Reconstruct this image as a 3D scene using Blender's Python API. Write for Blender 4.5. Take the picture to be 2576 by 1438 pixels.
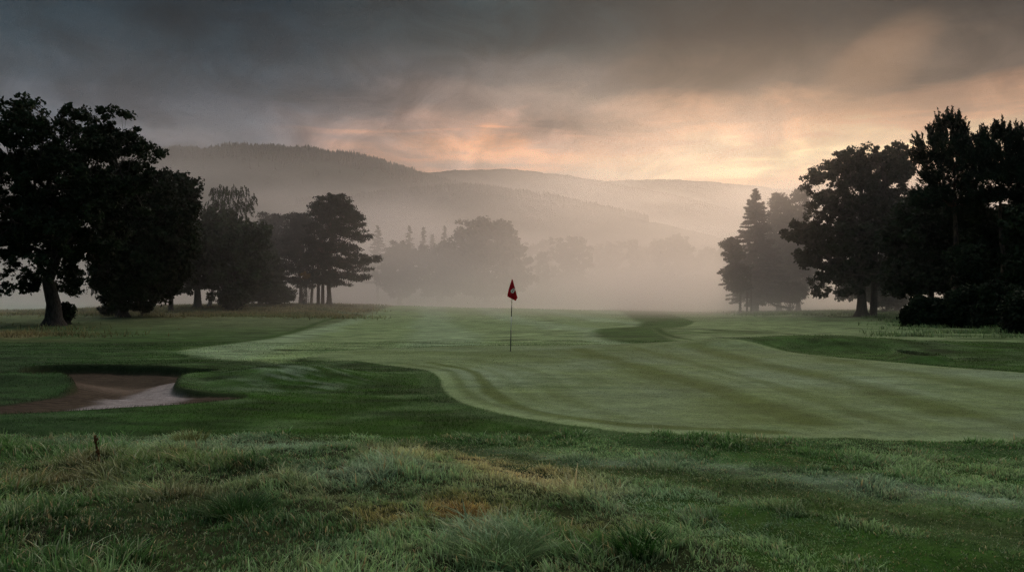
import bpy, math, random
import numpy as np
from math import radians as R

random.seed(7)
RNG = np.random.default_rng(7)
for o in list(bpy.data.objects):
    bpy.data.objects.remove(o)
scene = bpy.context.scene
col = scene.collection

# ------------------------------------------------------------------ camera
EYE = 1.52                     # eye height, metres
F = 2003.5                     # focal length in photo units (photo 2576 wide)
CX, HY = 1288.0, 757.0         # vanishing column and horizon row
cam_d = bpy.data.cameras.new('camera')
cam_d.sensor_width = 36.0
cam_d.lens = 36.0 * F / 2576.0
cam_d.shift_y = (HY - 719.0) / 2576.0
cam_d.clip_start = 0.05
cam_d.clip_end = 9000.0
cam = bpy.data.objects.new('camera', cam_d)
cam.location = (0, 0, EYE)
cam.rotation_euler = (R(90), 0, 0)
col.objects.link(cam)
scene.camera = cam

# ------------------------------------------------------------------ render
scene.render.engine = 'CYCLES'
scene.view_settings.view_transform = 'Standard'
scene.view_settings.look = 'None'
scene.view_settings.exposure = 0.0
scene.view_settings.gamma = 1.0
cy = scene.cycles
cy.use_denoising = True
cy.denoising_prefilter = 'NONE'
cy.max_bounces = 8
cy.diffuse_bounces = 3
cy.glossy_bounces = 2
cy.transmission_bounces = 3
cy.volume_bounces = 2
cy.transparent_max_bounces = 8
cy.sample_clamp_indirect = 4.0
cy.use_adaptive_sampling = True
cy.adaptive_threshold = 0.03

# ------------------------------------------------------------------ sky
SUN_AZ, SUN_EL = 15.0, 13.0    # degrees right of the view axis, above the horizon
world = bpy.data.worlds.new('World')
scene.world = world
world.use_nodes = True
wt = world.node_tree
wt.nodes.clear()


class N:
    """small helper to write node graphs as expressions"""
    def __init__(self, tree):
        self.t = tree

    def new(self, kind, **kw):
        n = self.t.nodes.new(kind)
        for k, v in kw.items():
            setattr(n, k, v)
        return n

    def put(self, sock, v):
        if isinstance(v, bpy.types.NodeSocket):
            self.t.links.new(v, sock)
        elif v is not None:
            sock.default_value = v

    def m(self, op, a, b=None, c=None, clamp=False):
        n = self.new('ShaderNodeMath', operation=op, use_clamp=clamp)
        for i, v in enumerate((a, b, c)):
            if v is not None:
                self.put(n.inputs[i], v)
        return n.outputs[0]

    def mix(self, fac, a, b, blend='MIX'):
        n = self.new('ShaderNodeMix', data_type='RGBA', blend_type=blend)
        self.put(n.inputs[0], fac)
        self.put(n.inputs[6], a)
        self.put(n.inputs[7], b)
        return n.outputs[2]

    def rng(self, v, a, b, c=0.0, d=1.0, smooth=True):
        n = self.new('ShaderNodeMapRange')
        n.interpolation_type = 'SMOOTHSTEP' if smooth else 'LINEAR'
        self.put(n.inputs[0], v)
        for i, x in enumerate((a, b, c, d)):
            self.put(n.inputs[1 + i], x)
        return n.outputs[0]

    def noise(self, vec, scale, detail=4.0, rough=0.55, dist=0.0, out=0):
        n = self.new('ShaderNodeTexNoise')
        self.put(n.inputs['Vector'], vec)
        n.inputs['Scale'].default_value = scale
        n.inputs['Detail'].default_value = detail
        n.inputs['Roughness'].default_value = rough
        n.inputs['Distortion'].default_value = dist
        return n.outputs[out]

    def xyz(self, x, y, z):
        n = self.new('ShaderNodeCombineXYZ')
        for i, v in enumerate((x, y, z)):
            self.put(n.inputs[i], v)
        return n.outputs[0]

    def ramp(self, fac, stops, interp='EASE'):
        n = self.new('ShaderNodeValToRGB')
        cr = n.color_ramp
        cr.interpolation = interp
        while len(cr.elements) < len(stops):
            cr.elements.new(1.0)
        for e, (p, c) in zip(cr.elements, stops):
            e.position = p
            e.color = (c[0], c[1], c[2], 1)
        self.put(n.inputs[0], fac)
        return n.outputs[0]


def lin(r, g, b, k=1.0):
    f = lambda c: ((c / 255 + 0.055) / 1.055) ** 2.4 if c > 10 else c / 255 / 12.92
    return (f(r) * k, f(g) * k, f(b) * k)


w = N(wt)
tc = w.new('ShaderNodeTexCoord')
sep = w.new('ShaderNodeSeparateXYZ')
wt.links.new(tc.outputs['Generated'], sep.inputs[0])
dx_, dy_, dz_ = sep.outputs
zc = w.m('MAXIMUM', dz_, 0.0)
den = w.m('ADD', zc, 0.085)
px_ = w.m('DIVIDE', dx_, den)
py_ = w.m('DIVIDE', dy_, den)
plane = w.xyz(px_, py_, 0.0)                # cloud layer seen in perspective
az = w.m('ARCTAN2', dx_, dy_)               # radians, + to the right
el = w.m('ARCSINE', dz_)
n_big = w.noise(plane, 0.55, 5, 0.55, 0.6)
angv = w.xyz(w.m('MULTIPLY', az, 4.0), w.m('MULTIPLY', el, 10.0), 4.0)
n_ang = w.noise(angv, 1.0, 5, 0.55, 0.4)
angw = w.xyz(w.m('MULTIPLY', az, 5.0), w.m('MULTIPLY', el, 46.0), 9.0)
n_str = w.noise(angw, 1.0, 4, 0.5, 0.8)
softv = w.xyz(w.m('MULTIPLY', az, 6.0), w.m('MULTIPLY', el, 9.0), 1.7)
n_soft = w.noise(softv, 1.2, 3, 0.5, 0.3)
# elevation, disturbed by the cloud noise, 0..1 for 0..30 degrees
d1 = w.m('MULTIPLY', w.m('SUBTRACT', n_ang, 0.5), 0.13)
d2 = w.m('MULTIPLY', w.m('SUBTRACT', n_str, 0.5), 0.085)
lowk = w.rng(el, 0.07, 0.20)
d2 = w.m('MULTIPLY', d2, w.rng(el, R(14.5), R(11.5)))
d12 = w.m('MULTIPLY', w.m('ADD', d1, d2), w.m('ADD', w.m('MULTIPLY', lowk, 0.7), 0.3))
# cloud bands come lower towards the right of the gap
elp = w.m('DIVIDE', w.m('ADD', el, d12), R(30), clamp=True)
p = lambda deg: deg / 30.0
left = w.ramp(elp, [(0.0, lin(92, 96, 102)), (p(5), lin(98, 101, 106)), (p(9), lin(102, 102, 107)), (p(12), lin(84, 90, 98)),
                    (p(14.5), lin(56, 68, 77)), (p(17), lin(34, 50, 59)), (p(20), lin(10, 32, 42)), (p(26), lin(14, 36, 46))])
mid = w.ramp(elp, [(0.0, lin(165, 146, 134)), (p(6), lin(180, 152, 138)), (p(9.2), lin(190, 156, 136)), (p(10.6), lin(240, 176, 134)),
                   (p(11.6), lin(186, 148, 128)), (p(13.2), lin(124, 108, 99)), (p(15.2), lin(74, 73, 72)), (p(18.0), lin(38, 50, 53)), (p(26), lin(40, 54, 58))])
right = w.ramp(elp, [(0.0, lin(205, 165, 135)), (p(6), lin(224, 180, 144)), (p(8.2), lin(244, 190, 136)), (p(9.5), lin(255, 226, 172, 1.2)),
                     (p(10.4), lin(250, 208, 156)), (p(11.3), lin(230, 168, 120)), (p(12.8), lin(176, 130, 98)), (p(14.6), lin(86, 72, 60)), (p(19), lin(32, 35, 35)), (p(26), lin(32, 40, 42))])
azd = w.m('ADD', az, w.m('MULTIPLY', w.m('SUBTRACT', n_soft, 0.5), 0.25))
k1 = w.rng(azd, R(-20), R(1.5))
k2 = w.rng(azd, R(1), R(15))
sky = w.mix(k2, w.mix(k1, left, mid), right)
# the glow fades again far to the right and behind
farr = w.rng(az, R(24), R(60))
sky = w.mix(farr, sky, left)
# soft billows and wisps
bil = w.rng(n_big, 0.28, 0.72, 0.72, 1.30)
wis = w.rng(w.noise(w.xyz(w.m('MULTIPLY', az, 9.0), w.m('MULTIPLY', el, 17.0), 3.3), 1.0, 6, 0.6, 0.9), 0.3, 0.7, 0.66, 1.45)
sky = w.mix(1.0, sky, w.xyz(w.m('MULTIPLY', bil, wis), w.m('MULTIPLY', bil, wis), w.m('MULTIPLY', bil, wis)), 'MULTIPLY')
# a lit thin place in the upper right cloud
bx = w.m('SUBTRACT', az, R(24.0)); by = w.m('SUBTRACT', el, R(14.4))
bx = w.m('ADD', bx, w.m('MULTIPLY', by, -0.8))
bd = w.m('ADD', w.m('POWER', w.m('DIVIDE', bx, 0.042), 2), w.m('POWER', w.m('DIVIDE', by, 0.045), 2))
bd = w.m('ADD', bd, w.m('MULTIPLY', w.m('SUBTRACT', n_ang, 0.5), 2.0))
bl = w.m('MULTIPLY', w.rng(bd, 2.6, 0.0), 0.26)
sky = w.mix(bl, sky, (*lin(196, 152, 116), 1))
# above the picture the cloud deck thins out and is brighter: it is what lights the course
over = w.rng(el, R(23), R(38))
toward = w.m('ADD', w.m('ADD', w.m('MULTIPLY', dx_, 0.25), w.m('MULTIPLY', dy_, 0.74)), w.m('MULTIPLY', dz_, 0.62))
side = w.rng(toward, 0.30, 0.98)
ov = w.mix(side, (0.15, 0.27, 0.34, 1), (1.66, 1.37, 1.24, 1))
sky = w.mix(over, sky, ov)
nish = w.new('ShaderNodeTexSky', sky_type='NISHITA')
nish.sun_disc = False
nish.sun_elevation = R(SUN_EL)
nish.sun_rotation = R(SUN_AZ)
clear = w.mix(1.0, nish.outputs[0], (0.0008, 0.0008, 0.0008, 1), 'MULTIPLY')
sky = w.mix(1.0, sky, clear, 'ADD')
bg = w.new('ShaderNodeBackground')
wt.links.new(sky, bg.inputs[0])
bg.inputs[1].default_value = 1.0
wo = w.new('ShaderNodeOutputWorld')
wt.links.new(bg.outputs[0], wo.inputs[0])

# ------------------------------------------------------------------ sun behind thin cloud
sl = bpy.data.lights.new('sun', 'SUN')
sl.energy = 0.55
sl.angle = R(12)
sl.color = (1.0, 0.72, 0.48)
so = bpy.data.objects.new('sun', sl)
# the lamp shines along its -Z: from the sun towards the camera
from mathutils import Vector
sd_ = Vector((math.sin(R(SUN_AZ)) * math.cos(R(SUN_EL)), math.cos(R(SUN_AZ)) * math.cos(R(SUN_EL)), math.sin(R(SUN_EL))))
so.rotation_euler = sd_.to_track_quat('Z', 'Y').to_euler()
so.location = (60, 200, 60)
col.objects.link(so)


# ================================================================== helpers
def tag(o, label=None, cat=None, group=None, kind=None):
    if label: o['label'] = label
    if cat: o['category'] = cat
    if group: o['group'] = group
    if kind: o['kind'] = kind
    return o


def empty(name, loc, label, cat, group=None):
    o = bpy.data.objects.new(name, None)
    o.location = loc
    o.empty_display_size = 0.3
    col.objects.link(o)
    return tag(o, label, cat, group)


def mesh_obj(name, verts, faces, mat, parent=None, colors=None, smooth=False):
    """faces: list of (n,k) integer arrays; verts in world space, or in the parent's space"""
    verts = np.asarray(verts, dtype=np.float32)
    faces = [np.asarray(f, dtype=np.int32) for f in faces if len(f)]
    me = bpy.data.meshes.new(name)
    me.vertices.add(len(verts))
    me.vertices.foreach_set('co', verts.ravel())
    loops = np.concatenate([f.ravel() for f in faces])
    sizes = np.concatenate([np.full(len(f), f.shape[1], np.int32) for f in faces])
    starts = np.concatenate([[0], np.cumsum(sizes)[:-1]]).astype(np.int32)
    me.loops.add(len(loops))
    me.loops.foreach_set('vertex_index', loops)
    me.polygons.add(len(sizes))
    me.polygons.foreach_set('loop_start', starts)
    me.polygons.foreach_set('loop_total', sizes)
    if smooth:
        me.polygons.foreach_set('use_smooth', np.ones(len(sizes), dtype=bool))
    if colors is not None:
        a = me.color_attributes.new('tint', 'FLOAT_COLOR', 'POINT')
        c = np.ones((len(verts), 4), np.float32)
        c[:, :3] = colors
        a.data.foreach_set('color', c.ravel())
    me.update(calc_edges=True)
    me.materials.append(mat)
    o = bpy.data.objects.new(name, me)
    col.objects.link(o)
    if parent: o.parent = parent
    return o


def _hash(ix, iy, iz, seed):
    n = (ix * 374761393 + iy * 668265263 + iz * 2147483647 + seed * 974634777) & 0xFFFFFFFF
    n = ((n ^ (n >> 13)) * 1274126177) & 0xFFFFFFFF
    n = n ^ (n >> 16)
    return (n & 0xFFFFFF).astype(np.float32) / 0xFFFFFF


def vnoise(P, scale, octaves=3, seed=0):
    """value noise of (n,2) or (n,3) points, 0..1"""
    P = np.asarray(P, dtype=np.float64) / scale
    tot = np.zeros(len(P), np.float32); amp = 1.0; s = 0.0
    for k in range(octaves):
        Q = P * (2.03 ** k) + 13.7 * k
        i = np.floor(Q).astype(np.int64); f = (Q - i).astype(np.float32)
        f = f * f * (3 - 2 * f)
        if P.shape[1] == 2:
            a = _hash(i[:, 0], i[:, 1], 0, seed + k); b = _hash(i[:, 0] + 1, i[:, 1], 0, seed + k)
            c = _hash(i[:, 0], i[:, 1] + 1, 0, seed + k); d = _hash(i[:, 0] + 1, i[:, 1] + 1, 0, seed + k)
            v = (a * (1 - f[:, 0]) + b * f[:, 0]) * (1 - f[:, 1]) + (c * (1 - f[:, 0]) + d * f[:, 0]) * f[:, 1]
        else:
            v = 0
            for dz in (0, 1):
                a = _hash(i[:, 0], i[:, 1], i[:, 2] + dz, seed + k); b = _hash(i[:, 0] + 1, i[:, 1], i[:, 2] + dz, seed + k)
                c = _hash(i[:, 0], i[:, 1] + 1, i[:, 2] + dz, seed + k); d = _hash(i[:, 0] + 1, i[:, 1] + 1, i[:, 2] + dz, seed + k)
                q = (a * (1 - f[:, 0]) + b * f[:, 0]) * (1 - f[:, 1]) + (c * (1 - f[:, 0]) + d * f[:, 0]) * f[:, 1]
                v = v + q * (f[:, 2] if dz else 1 - f[:, 2])
        tot += v * amp; s += amp; amp *= 0.5
    return tot / s


def sstep(a, b, x):
    t = np.clip((x - a) / (b - a), 0, 1)
    return t * t * (3 - 2 * t)


def G(px, py):
    """photo point on level ground -> (x, y) in metres"""
    Y = EYE * F / (py - HY)
    return ((px - CX) / F * Y, Y)


def toD(P):
    """ground point -> photo units, the inverse of G"""
    Y = np.maximum(P[:, 1], 0.3)
    return CX + P[:, 0] / Y * F, HY + EYE * F / Y


def curve(pts, closed=True, n=10):
    """Catmull-Rom through photo points, as ground points"""
    pts = [np.array(q, float) for q in pts]
    m = len(pts); out = []
    for i in range(m if closed else m - 1):
        if closed:
            a, b, c, d = pts[(i - 1) % m], pts[i], pts[(i + 1) % m], pts[(i + 2) % m]
        else:
            a, b, c, d = pts[max(i - 1, 0)], pts[i], pts[i + 1], pts[min(i + 2, m - 1)]
        for k in range(n):
            t = k / n
            q = 0.5 * (2 * b + (c - a) * t + (2 * a - 5 * b + 4 * c - d) * t * t + (3 * b - a - 3 * c + d) * t ** 3)
            out.append(G(q[0], max(q[1], HY + 4)))
    if not closed: out.append(G(*pts[-1]))
    return np.array(out, np.float32)


def seg_dist(P, L, closed):
    best = np.full(len(P), 1e9, np.float32)
    m = len(L)
    for i in range(m if closed else m - 1):
        a = L[i]; b = L[(i + 1) % m]
        ab = b - a; q = float(ab @ ab) + 1e-9
        ax = P[:, 0] - a[0]; ay = P[:, 1] - a[1]
        t = np.clip((ax * ab[0] + ay * ab[1]) / q, 0, 1)
        d = (ax - t * ab[0]) ** 2 + (ay - t * ab[1]) ** 2
        np.minimum(best, d, out=best)
    return np.sqrt(best)


def line_dist(P, L, reach):
    lo = L.min(0) - reach; hi = L.max(0) + reach
    k = np.all((P >= lo) & (P <= hi), axis=1)
    out = np.full(len(P), 1e3, np.float32)
    if k.any(): out[k] = seg_dist(P[k], L, False)
    return out


def sdist(P, L, reach=4.0):
    """signed distance to a polygon, negative inside"""
    lo = L.min(0) - reach; hi = L.max(0) + reach
    k = np.all((P >= lo) & (P <= hi), axis=1)
    out = np.full(len(P), 1e3, np.float32)
    if not k.any(): return out
    Q = P[k]; d = seg_dist(Q, L, True)
    ins = np.zeros(len(Q), bool); m = len(L)
    for i in range(m):
        a = L[i]; b = L[(i + 1) % m]
        if a[1] == b[1]: continue
        c = ((a[1] > Q[:, 1]) != (b[1] > Q[:, 1]))
        x = (b[0] - a[0]) * (Q[:, 1] - a[1]) / (b[1] - a[1]) + a[0]
        ins ^= c & (Q[:, 0] < x)
    out[k] = np.where(ins, -d, d)
    return out


# ================================================================== the course: outlines
GREEN = curve([(800, 899), (900, 916), (1010, 931), (1075, 944), (1108, 964), (1118, 988), (1160, 1018), (1240, 1042), (1340, 1062),
               (1500, 1085), (1700, 1101), (1950, 1109), (2250, 1114), (2650, 1120), (3100, 1110), (3300, 1040), (3000, 985), (2750, 960),
               (2576, 943), (2400, 930), (2200, 912), (2000, 894), (1850, 882), (1650, 875), (1280, 873), (1050, 878), (900, 884)])
FAIR = curve([(455, 880), (560, 864), (700, 846), (800, 822), (880, 806), (960, 792), (1060, 780), (1300, 770), (1480, 773), (1545, 783),
              (1590, 800), (1612, 812), (1585, 823), (1520, 829), (1494, 841), (1520, 856), (1620, 869), (1760, 879), (1900, 900), (1300, 900),
              (1000, 912), (860, 914), (760, 905), (700, 920), (600, 912), (510, 896)])
FARMID = curve([(1545, 781), (1640, 783), (1700, 794), (1745, 812), (1700, 826), (1645, 832), (1650, 846), (1720, 860), (1850, 866),
                (1960, 860), (2080, 858), (2180, 866), (2235, 884), (2260, 900), (2400, 912), (2620, 926), (2750, 940), (2600, 946),
                (2400, 932), (2200, 914), (2000, 896), (1850, 886), (1700, 880), (1500, 866), (1470, 845), (1500, 826), (1590, 812), (1570, 800)])
SAND = curve([(70, 941), (130, 936), (250, 934), (380, 937), (480, 942), (545, 945), (500, 954), (455, 966), (438, 979), (450, 990),
              (520, 996), (612, 999), (560, 1007), (440, 1018), (300, 1027), (150, 1035), (0, 1041), (-150, 1046), (-300, 1040), (-240, 1022), (-60, 1024),
              (60, 1012), (140, 1001), (186, 986), (182, 972), (130, 957), (60, 948)])
SAND2 = curve([(2262, 896), (2300, 898), (2345, 904), (2352, 908), (2310, 907), (2275, 901)])
ROUGH = [(-400, 1098), (0, 1100), (200, 1096), (400, 1100), (600, 1096), (800, 1098), (900, 1108), (1000, 1122), (1200, 1148), (1350, 1180),
         (1500, 1235), (1650, 1300), (1800, 1370), (1950, 1450), (2100, 1600)]
RX = np.array([q[0] for q in ROUGH], float); RY = np.array([q[1] for q in ROUGH], float)
STRIPES = [  # mowing lines on the green: (photo points, width m, strength)
    ([(1450, 884), (1600, 928), (1790, 985), (2030, 1070)], 0.42, 1.0),
    ([(1400, 884), (1530, 925), (1700, 985), (1900, 1070)], 0.30, 0.45),
    ([(1750, 884), (1950, 930), (2150, 975), (2380, 1040), (2600, 1085)], 0.45, 0.85),
    ([(2050, 903), (2300, 950), (2600, 1000), (2900, 1050)], 0.4, 0.6),
    ([(1600, 884), (1780, 930), (1990, 990), (2230, 1070)], 0.25, 0.5),
    ([(1080, 920), (1180, 942), (1215, 968), (1245, 1002), (1330, 1040), (1500, 1068), (1700, 1086), (1950, 1096)], 0.16, 0.9),
    ([(1000, 921), (1120, 942), (1150, 968), (1175, 998), (1250, 1032), (1400, 1062)], 0.14, 0.5),
    ([(1180, 912), (1320, 935), (1390, 975), (1440, 1020), (1560, 1060)], 0.28, 0.35),
    ([(950, 893), (1100, 893), (1300, 903), (1420, 915)], 0.8, 0.45),
]
STR = [(curve(a, False), b, c) for a, b, c in STRIPES]
TRACKS = [  # darker lines at the edges of cut
    ([(440, 882), (560, 862), (640, 852), (720, 838), (800, 812), (860, 803)], 0.25, 0.7),
    ([(1645, 832), (1665, 845), (1730, 856), (1840, 863), (1930, 860)], 0.16, 0.8),
    ([(1850, 878), (1950, 888), (2100, 903), (2300, 917), (2620, 936)], 0.10, 0.8),
    ([(1950, 872), (2150, 890), (2300, 906), (2600, 925)], 0.10, 0.7),
    ([(560, 862), (800, 860), (1100, 862), (1500, 869)], 0.35, 0.35),
    ([(700, 880), (900, 878), (1100, 873), (1300, 870), (1600, 871), (1800, 878)], 0.20, 0.85),
    ([(905, 935), (895, 960), (870, 990), (850, 1010)], 0.10, 0.6),
]
TRK = [(curve(a, False), b, c) for a, b, c in TRACKS]


def bump(P, cx, cy, rx, ry, h, rot=0.0):
    x = P[:, 0] - cx; y = P[:, 1] - cy
    c, s = math.cos(rot), math.sin(rot)
    u = (x * c + y * s) / rx; v = (-x * s + y * c) / ry
    return h * np.exp(-(u * u + v * v))


def zones(P):
    """everything about the ground at points P (n,2)"""
    z = {}
    z['green'] = sdist(P, GREEN)
    z['fair'] = sdist(P, FAIR, 8)
    z['mid'] = sdist(P, FARMID, 6)
    z['sand'] = np.minimum(sdist(P, SAND), sdist(P, SAND2, 2))
    return z


def height(P, zn=None):
    P = np.asarray(P, np.float32)
    if zn is None: zn = zones(P)
    h = np.zeros(len(P), np.float32)
    Y = P[:, 1]
    far = sstep(25, 120, Y)
    h += (vnoise(P, 38.0, 2, 3) - 0.5) * 0.9 * far
    h += (vnoise(P, 7.0, 2, 5) - 0.5) * 0.20 * sstep(24, 34, Y)
    h += (vnoise(P, 2.6, 2, 6) - 0.5) * 0.05 * (1 - sstep(-0.8, 0.0, -zn['green'] - 0.0))
    h += bump(P, -27, 100, 26, 22, 1.0)
    h += bump(P, -34, 62, 16, 9, 0.25)
    h += bump(P, 52, 75, 16, 30, 0.5)
    h += bump(P, 9.2, 24.6, 4.2, 1.5, 0.44, -0.12)        # mound right of the green
    h += bump(P, 15.0, 26.0, 5.0, 2.0, 0.16)
    h += bump(P, 7.5, 37.0, 5.0, 3.5, 0.18)
    h += bump(P, -4.4, 15.0, 1.5, 0.9, 0.26, 0.25)        # tongue of turf right of the sand
    h += bump(P, -3.0, 15.8, 2.4, 1.6, 0.07)
    h += bump(P, -9.0, 14.3, 1.2, 0.8, 0.24, -0.2)        # tongue left of the sand
    h += bump(P, -7.0, 18.8, 3.6, 0.9, 0.07)
    g = sstep(1.2, -0.6, zn['green'])
    h += 0.05 * g + 0.03 * g * sstep(9, 24, Y)
    # the rough in front of the camera stands on a low rise
    dx, dy = toD(P)
    r = sstep(0, 60, dy - np.interp(dx, RX, RY)) * sstep(12, 8, Y)
    h += 0.07 * r * sstep(1700, 900, dx) + (vnoise(P, 0.62, 3, 11) - 0.5) * 0.20 * r
    h += (vnoise(P * np.array((0.6, 1.0), np.float32), 0.7, 3, 13) - 0.5) * 0.07 * (1 - r) * sstep(30, 20, Y) * sstep(0.0, 0.6, zn['green']) * sstep(0.0, 0.4, zn['sand'])
    short = (1 - r) * sstep(11, 7, Y)
    h += (vnoise(P, 0.45, 3, 12) - 0.5) * 0.07 * short
    sd = zn['sand']
    lip = sstep(0.55, 0.0, sd) * sstep(-0.03, 0.03, sd)
    # the lip stands up everywhere but on the side nearest the camera
    near = sstep(12.6, 13.2, Y + 0.06 * (P[:, 0] + 7.0))
    h += (0.085 + 0.07 * sstep(15.5, 17.0, Y)) * lip * near
    s = sstep(0.03, -0.05, sd)
    h += s * (-0.055 - 0.09 * sstep(0.0, 1.1, -sd)) * (0.35 + 0.65 * near)
    h += s * ((vnoise(P, 0.30, 3, 21) - 0.5) * 0.04 + 0.004 * np.sin(P[:, 1] * 38 + P[:, 0] * 6))
    return h


L_DEW = ([700, 900, 1300, 1700, 2100, 2600, 3200], [1092, 1104, 1140, 1168, 1205, 1268, 1350])
L_DRK = ([900, 1100, 1400, 1700, 2000, 2300, 2600, 3200], [1090, 1120, 1160, 1200, 1243, 1296, 1352, 1460])


def front_bands(P):
    """the two bands of cut in front of the green: a dewy one, and a darker one nearer the camera"""
    dx, dy = toD(P)
    wob = (vnoise(P, 0.8, 3, 38) - 0.5) * 30
    dew = np.exp(-((dy + wob - np.interp(dx, *L_DEW)) / (9 + 0.008 * np.clip(dx - 900, 0, 2000))) ** 2) * sstep(1000, 1250, dx)
    drk = np.exp(-((dy + wob - np.interp(dx, *L_DRK)) / (13 + 0.014 * np.clip(dx - 1000, 0, 2000))) ** 2) * sstep(900, 1200, dx)
    return dew, drk


C_LIGHT = np.array((0.168, 0.240, 0.108))
C_DEW = np.array((0.240, 0.335, 0.225))
C_GREENB = np.array((0.064, 0.096, 0.018))
C_MID = np.array((0.024, 0.066, 0.008))
C_MIDL = np.array((0.072, 0.130, 0.048))
C_DARK = np.array((0.017, 0.036, 0.009))
C_TAN = np.array((0.215, 0.172, 0.088))
C_SAND = np.array((0.056, 0.043, 0.029))


def mixc(a, b, k):
    return a * (1 - k[:, None]) + b * k[:, None]


def colour(P, zn=None):
    P = np.asarray(P, np.float32)
    if zn is None: zn = zones(P)
    n = len(P); Y = P[:, 1]
    dx, dy = toD(P)
    A = P * np.array((1.0, 1.0), np.float32)
    n1 = vnoise(A, 1.6, 4, 31); n2 = vnoise(A, 0.45, 3, 32); n3 = vnoise(A, 6.0, 3, 33)
    n4 = vnoise(P * np.array((0.35, 1.0), np.float32), 0.5, 4, 34)
    # mown surround: dark green with paler dewy patches
    c = mixc(np.tile(C_MID, (n, 1)), C_MIDL, sstep(0.46, 0.66, n1 * 0.5 + n4 * 0.5) * 0.85)
    n5 = vnoise(P * np.array((0.25, 1.0), np.float32), 0.28, 4, 36)
    c = mixc(c, C_DARK, np.clip(sstep(0.55, 0.25, n3) * 0.45 + sstep(0.45, 0.25, n5) * 0.5, 0, 0.8))
    # dewy band in front of the green on the right
    bd, bk = front_bands(P)
    c = mixc(c, C_DEW * 0.7, np.clip(bd, 0, 1) * sstep(0.25, 0.55, n1 * 0.5 + n4 * 0.5) * 0.75)
    c = mixc(c, C_DARK * 1.4 + np.array((0.006, 0.006, 0)), np.clip(bk, 0, 1) * 0.8)
    # turf colour gets darker towards the left
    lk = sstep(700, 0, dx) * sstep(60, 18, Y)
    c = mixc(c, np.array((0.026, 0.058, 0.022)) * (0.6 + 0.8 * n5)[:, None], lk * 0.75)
    # dew on the tongue right of the bunker
    tk = np.exp(-(((dx - 740) / 130) ** 2 + ((dy - 965) / 30) ** 2))
    tk2 = np.exp(-(((dx - 760) / 190) ** 2 + ((dy - 958) / 38) ** 2))
    comb = vnoise(P @ np.array(((0.9, 0.44), (-0.44, 0.9)), np.float32) * np.array((0.35, 1.6), np.float32), 0.22, 3, 39)
    c = mixc(c, C_DEW * 0.85, np.clip(tk * 0.6 + tk2 * 0.7, 0, 1) * sstep(0.35, 0.80, comb) * 0.55)
    # rough beyond: straw in the tree shade, dewy on the right
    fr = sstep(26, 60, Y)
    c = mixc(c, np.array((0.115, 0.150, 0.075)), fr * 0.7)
    dewr = sstep(1600, 1750, dx) * sstep(24, 32, Y)
    c = mixc(c, C_LIGHT * 0.95, dewr * sstep(0.25, 0.6, n3 * 0.5 + n4 * 0.5) * 0.9)
    straw = (sstep(806, 796, dy) * sstep(1150, 820, dx) + np.exp(-(((dx - 40) / 160) ** 2 + ((dy - 842) / 12) ** 2))
             + 0.7 * np.exp(-(((dx - 330) / 260) ** 2 + ((dy - 800) / 12) ** 2)))
    c = mixc(c, C_TAN, np.clip(straw, 0, 1) * sstep(0.35, 0.6, n3 * 0.5 + n1 * 0.5) * 0.6)
    # meadow glimpsed under the left oak
    md = sstep(260, 200, dx) * sstep(795, 788, dy) * sstep(40, 55, Y)
    c = mixc(c, np.array((0.24, 0.34, 0.26)), md)
    # darker band right of the fairway
    k = sstep(0.15, -0.15, zn['mid'])
    c = mixc(c, C_MID * 1.15 + 0.01, k * 0.9)
    # fairway
    k = sstep(0.45, -0.45, zn['fair'] + (n2 - 0.5) * 0.5)
    fc = mixc(np.tile(C_LIGHT, (n, 1)), C_MIDL * 0.9, sstep(0.5, 0.8, n4) * 0.75)
    band = 0.5 + 0.5 * np.sin(P[:, 0] * 0.9 + P[:, 1] * 0.10 + 1.5 * n3)
    fc = mixc(fc, C_DEW, sstep(0.4, 0.9, band) * 0.35)
    c = mixc(c, fc, k)
    # green
    k = sstep(0.05, -0.05, zn['green'] + (n2 - 0.5) * 0.05)
    gc = mixc(np.tile(C_LIGHT * 0.9, (n, 1)), C_DEW * 0.8, sstep(0.35, 0.7, n3 * 0.4 + n1 * 0.6) * 0.55)
    wob = (n2 - 0.5) * 0.15 + (n1 - 0.5) * 0.35
    for L, wd, st in STR:
        d = line_dist(P, L, 3.0) + wob * wd * 2
        gc = mixc(gc, C_GREENB * 0.95, sstep(wd * 1.15, wd * 0.40, d) * st * 0.72)
        fine = 0.5 + 0.5 * np.cos(d * 2 * math.pi / 0.46)
        gc = mixc(gc, C_GREENB * 1.25, fine ** 2 * np.exp(-d / 1.3) * 0.34 * st)
    e = sstep(0.34, 0.12, -zn['green']) * sstep(1000, 1150, dx)
    gc = mixc(gc, C_LIGHT * 1.12, e * 0.8)
    gc = mixc(gc, C_GREENB * 1.05, sstep(0.45, 0.75, n3) * sstep(15, 23, Y) * 0.55)
    gc = mixc(gc, C_MIDL, sstep(0.60, 0.8, n4) * 0.4)
    c = mixc(c, gc, k)
    col_ = sstep(0.42, 0.34, zn['green']) * sstep(0.0, 0.05, zn['green']) * sstep(900, 1100, dx)
    c = mixc(c, C_MIDL * 0.75, col_ * 0.55)
    # darker lines at the edges of the cuts
    for L, wd, st in TRK:
        d = line_dist(P, L, 2.0)
        c = mixc(c, C_MID * 0.9, sstep(wd * 1.6, wd * 0.3, d) * st)
    # rough soil and thatch under the long grass
    r = sstep(-8, 14, dy - np.interp(dx, RX, RY)) * sstep(12, 9, Y)
    c = mixc(c, np.array((0.030, 0.036, 0.014)), r * 0.9)
    n6 = vnoise(P * np.array((0.45, 1.0), np.float32), 0.34, 4, 40)
    rg = 0.35 + 0.65 * sstep(-0.1, 0.3, zn['green'])
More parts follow.
